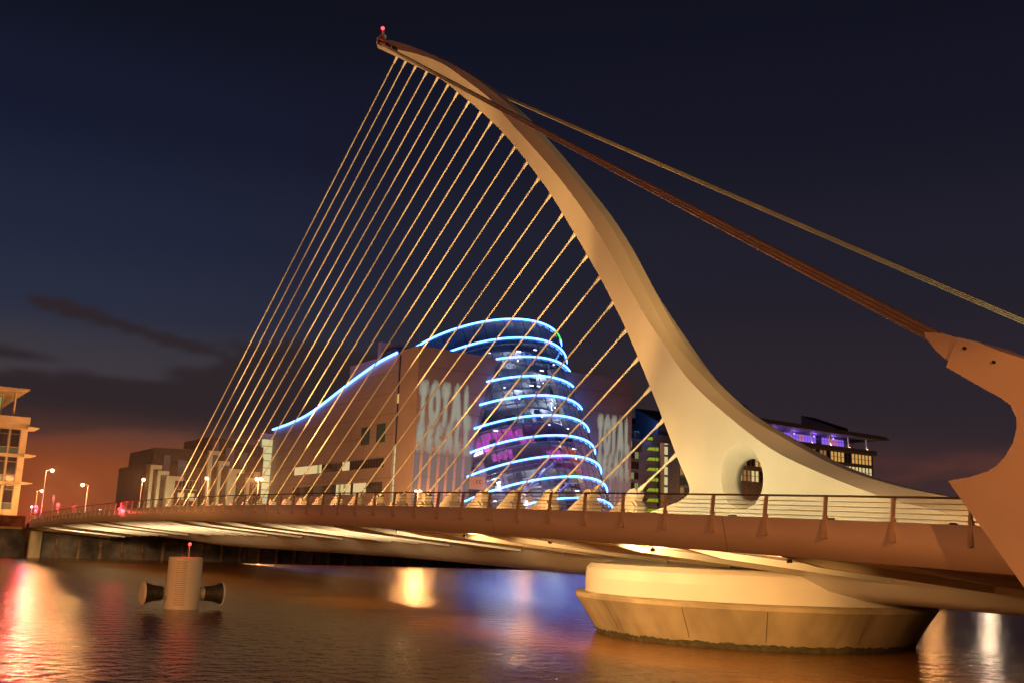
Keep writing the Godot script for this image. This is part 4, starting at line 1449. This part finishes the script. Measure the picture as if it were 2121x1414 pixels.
		for i in steps:
			var a: float = PI * lerpf(p[2], p[3], i / float(steps))
			var b: float = PI * lerpf(p[2], p[3], (i + 1) / float(steps))
			quad(st, drum_at(p[0] + 0.06 * sin(i * 2.1), a, R - 3.0), drum_at(p[0] + 0.06 * sin(i * 2.1 + 2.1), b, R - 3.0), drum_at(p[1], b, R - 3.0), drum_at(p[1] - 0.1 * (i % 2), a, R - 3.0), V(-1, 0, 0))
		obj("glowing_room_wall", st, p[4], hall)
	var greys := [plain(lin(0.30, 0.31, 0.33), 0.6), plain(lin(0.10, 0.11, 0.13), 0.5), plain(lin(0.48, 0.48, 0.50), 0.6), plain(lin(0.04, 0.045, 0.06), 0.4)]
	for i in 90:
		var k := 1.0 + rng.randi_range(0, 8)
		var a := PI * rng.randf_range(0.64, 1.44)
		var w := PI * rng.randf_range(0.008, 0.05)
		var top := k + rng.randf_range(0.12, 0.55)
		var rr := R - rng.randf_range(2.4, 5.5)
		var st := new_st()
		quad(st, drum_at(k + 0.98, a, rr), drum_at(k + 0.98, a + w, rr), drum_at(top, a + w, rr), drum_at(top, a, rr), V(-1, 0, 0))
		obj("partition", st, greys[i % 4], hall)
	for i in 26:
		var at := drum_at(1.15 + rng.randi_range(0, 8), PI * rng.randf_range(0.66, 1.42), R - rng.randf_range(2.2, 4.0))
		var st := new_st()
		box(st, at, V(0.2, 0.12, rng.randf_range(0.2, 0.9)))
		obj("downlight", st, M.lamp_white, hall)
	# gallery screens and doors
	for p in [[5.85, 1.30, 0.05], [7.35, 1.30, 0.05], [8.75, 1.22, 0.06], [6.0, 1.40, 0.04]]:
		var st := new_st()
		var a := drum_at(p[0], PI * (p[1] - p[2] / 2), R - 3.8)
		var b := drum_at(p[0], PI * (p[1] + p[2] / 2), R - 3.8)
		quad(st, a, b, b + V(0, 0.55, 0), a + V(0, 0.55, 0), Vector3.LEFT)
		obj("screen", st, M.lamp_white, hall)
	for k in 9:
		var st := new_st()
		var a := drum_at(9.3, PI * (0.72 + 0.055 * k), R + 0.1)
		var b := drum_at(9.3, PI * (0.765 + 0.055 * k), R + 0.1)
		a.y = 3.4
		b.y = 3.4
		quad(st, a, b, b + V(0, 3.6, 0), a + V(0, 3.6, 0), Vector3.LEFT)
		obj("entrance_pane", st, M.window_violet, hall)

func build_east_offices() -> void:
	var x := 168.0
	# the narrow blue block between the hall and the pylon
	var b := thing("blue_office_block", "dark blue office block with green fin lights between hall and pylon", "building", V(x, 0, 0))
	var st := new_st()
	box2(st, V(0, 3.2, 141.2), V(40, 27.2, 160.5))
	var wall := obj("wall", st, M.slate_blue, b)
	st = new_st()
	prism(st, [Vector2(0.2, 27.1), Vector2(0.2, 31.9), Vector2(8.0, 35.4), Vector2(8.0, 27.1)], "z", 150.1, 158.0)
	var wedge := obj("roof_wedge", st, M.dark_roof, b)
	st = new_st()
	prism(st, [Vector2(0.25, 27.1), Vector2(0.25, 31.7), Vector2(7.9, 35.2), Vector2(7.9, 27.1)], "z", 149.9, 150.09)
	obj("blue_panel", st, plain(lin(0.08, 0.20, 0.42), 0.5), wedge)
	st = new_st()
	box2(st, V(-0.5, 27.0, 148.0), V(0.6, 28.7, 161.0))
	obj("parapet", st, M.dark_roof, b)
	for k in 8:
		var y := 11.8 + k * 2.22
		st = new_st()
		prism(st, [Vector2(146.6, y), Vector2(147.2, y + 0.62), Vector2(149.7, y + 0.70), Vector2(149.7, y)], "x", -0.35, -0.01)
		obj("light_fin", st, M.fin_green, b)
		st = new_st()
		box2(st, V(-0.06, y - 0.6, 151.75), V(-0.01, y + 1.15, 152.7))
		obj("stair_pane", st, M.stair_pale, b)
		for c in 2:
			win(wall, 142.0 + c * 1.25, 143.0 + c * 1.25, y + 0.1, y + 1.5, 0.0, M.dark_glass if (k + c) % 3 else M.window_green, 2)
		for c in 2:
			win(wall, 156.4 + c * 1.5, 157.6 + c * 1.5, y - 0.3, y + 1.4, 0.0, M.window_dim if (k * 2 + c) % 4 == 0 else M.teal_glass, 1)
	st = new_st()
	box2(st, V(-0.4, 3.3, 150.4), V(-0.01, 28.0, 151.4))
	obj("pilaster", st, M.stone, b)
	st = new_st()
	box2(st, V(-0.9, 24.4, 141.8), V(-0.7, 26.8, 144.4))
	obj("roof_frame", st, M.frame, b)
	omni(b, V(-3.0, 29.5, 146.5), lin(0.12, 0.42, 1.0), 10.0, 0.2, 60.0)
	inst("blue_lamp", ball(0.15, 6), glow(0.2, 0.6, 1.5, 1.0), b, V(-3.0, 29.5, 146.5))
	st = new_st()
	tube(st, [V(-3.0, 3.3, 146.5), V(-3.0, 29.4, 146.5)], 0.05, 6)
	obj("lamp_mast", st, M.frame, b)
	# the wide office block with the violet top floor
	var o := thing("violet_topped_office_block", "wide office block with violet lit top floor under a flat overhanging roof", "building", V(x, 0, 0))
	st = new_st()
	box2(st, V(0.6, 3.2, 161.5), V(40, 30.0, 225.0))
	wall = obj("wall", st, M.dark_roof, o)
	st = new_st()
	prism(st, [Vector2(161.0, 34.3), Vector2(161.0, 35.3), Vector2(226.0, 34.9), Vector2(228.4, 34.2), Vector2(226.0, 33.9)], "x", -2.5, 40.0)
	obj("roof", st, M.dark_roof, o)
	st = new_st()
	box2(st, V(-0.4, 30.0, 161.3), V(1.4, 31.2, 225.4))
	obj("terrace_parapet", st, M.dark_roof, o)
	# top floor: back wall, panes, columns with uplights
	st = new_st()
	box2(st, V(6.0, 30.0, 162.0), V(38.0, 34.2, 221.0))
	obj("top_floor_room", st, M.render, o)
	for k in 26:
		st = new_st()
		var z := 163.0 + k * 2.2
		box2(st, V(5.9, 31.0, z), V(5.98, 34.0, z + 2.1))
		var r := rng.randf()
		obj("top_floor_window", st, M.window_violet if r < 0.8 else (M.window_pink if r < 0.88 else (M.window_green if r < 0.92 else M.dark_glass)), o)
	for k in 9:
		var z := 165.0 + k * 7.1
		st = new_st()
		tube(st, [V(0.2, 31.0, z), V(0.2, 34.2, z)], 0.2, 8)
		obj("terrace_column", st, M.render, o)
		inst("column_lamp", ball(0.1, 5), M.lamp_flood, o, V(-0.25, 31.3, z))
		omni(o, V(-0.25, 31.3, z), lin(1, 0.75, 0.6), 1.5, 0.08, 10.0)
	for k in 7:
		var z := 168.0 + k * 7.4
		inst("violet_lamp", ball(0.2, 6), glow(0.4, 0.25, 1.6, 3.0), o, V(3.0, 33.5, z))
		omni(o, V(3.0, 33.5, z), lin(0.3, 0.14, 1.0), 14.0, 0.18, 30.0)
	st = new_st()
	for k in 54:
		box2(st, V(4.0, 31.0, 163.0 + k * 1.1), V(4.06, 34.1, 163.07 + k * 1.1))
	box2(st, V(3.98, 32.9, 163.0), V(4.05, 33.0, 222.0))
	obj("mullion_grid", st, M.frame, o)
	# two floors of lit windows: single panes between thin dark frames
	for f in 3:
		var y0: float = [27.4, 24.0, 20.4][f]
		var y1: float = [29.9, 26.6, 23.0][f]
		var z := 162.0
		var c := 0
		while z < 224.5:
			var patch := sin(z * 0.21 + f * 2.0)
			var r := rng.randf()
			var m: Material = M.window_amber if patch > -0.3 and r < 0.82 else (M.window_pale if r < 0.35 else (M.window_dim if r < 0.75 else M.dark_glass))
			if f == 1 and z > 205.0 and r < 0.7:
				m = M.window_pale
			for h in 2:
				st = new_st()
				box2(st, V(0.52, lerpf(y0, y1, h * 0.5) + 0.06, z + 0.08), V(0.58, lerpf(y0, y1, h * 0.5 + 0.5) - 0.06, z + 0.92))
				obj("window", st, m, wall)
			z += 1.36
			c += 1
	# roof boxes with slanted tops
	st = new_st()
	prism(st, [Vector2(2.0, 34.9), Vector2(2.0, 36.5), Vector2(13.0, 40.3), Vector2(13.0, 34.9)], "z", 212.1, 217.0)
	var wedge2 := obj("roof_wedge", st, M.dark_roof, o)
	st = new_st()
	prism(st, [Vector2(2.1, 34.9), Vector2(2.1, 36.3), Vector2(12.9, 40.1), Vector2(12.9, 34.9)], "z", 211.9, 212.09)
	obj("blue_panel", st, plain(lin(0.22, 0.34, 0.55), 0.5), wedge2)
	st = new_st()
	prism(st, [Vector2(171.0, 35.0), Vector2(171.0, 42.0), Vector2(177.5, 40.2), Vector2(181.6, 38.9), Vector2(186.0, 36.2), Vector2(186.0, 35.0)], "x", 4.0, 14.0)
	obj("roof_screen", st, M.dark_roof, o)

# ---------------------------------------------------------------- scene
func _ready() -> void:
	rng.seed = 11
	var cam := Camera3D.new()
	cam.name = "camera"
	cam.fov = 37.2929
	cam.near = 0.1
	cam.far = 4000.0
	cam.transform = Transform3D(Basis(V(-0.554761, 0.03619, 0.831222), V(-0.144743, 0.979621, -0.139254), V(-0.819322, -0.197566, -0.538218)).orthonormalized(), V(0, 3.5479, 0))
	add_child(cam)
	cam.current = true
	var env := Environment.new()
	env.background_mode = Environment.BG_SKY
	var sky := Sky.new()
	var pan := PanoramaSkyMaterial.new()
	pan.panorama = ImageTexture.create_from_image(make_sky())
	sky.sky_material = pan
	env.sky = sky
	env.tonemap_mode = Environment.TONE_MAPPER_LINEAR
	env.tonemap_exposure = 1.0
	env.volumetric_fog_enabled = true
	env.volumetric_fog_density = 0.0
	env.sdfgi_enabled = true
	env.ssao_enabled = true
	env.ssil_enabled = true
	var we := WorldEnvironment.new()
	we.name = "environment"
	we.environment = env
	add_child(we)
	make_materials()
	build_ground()
	build_bridge()
	build_railings()
	build_pier()
	build_hall()
	build_stone_office()
	build_apartments()
	build_east_offices()
	build_dolphin()
	build_quay_flood()
	build_floods()
	build_lamps()
	build_signals()
	build_mast()
	build_haze()
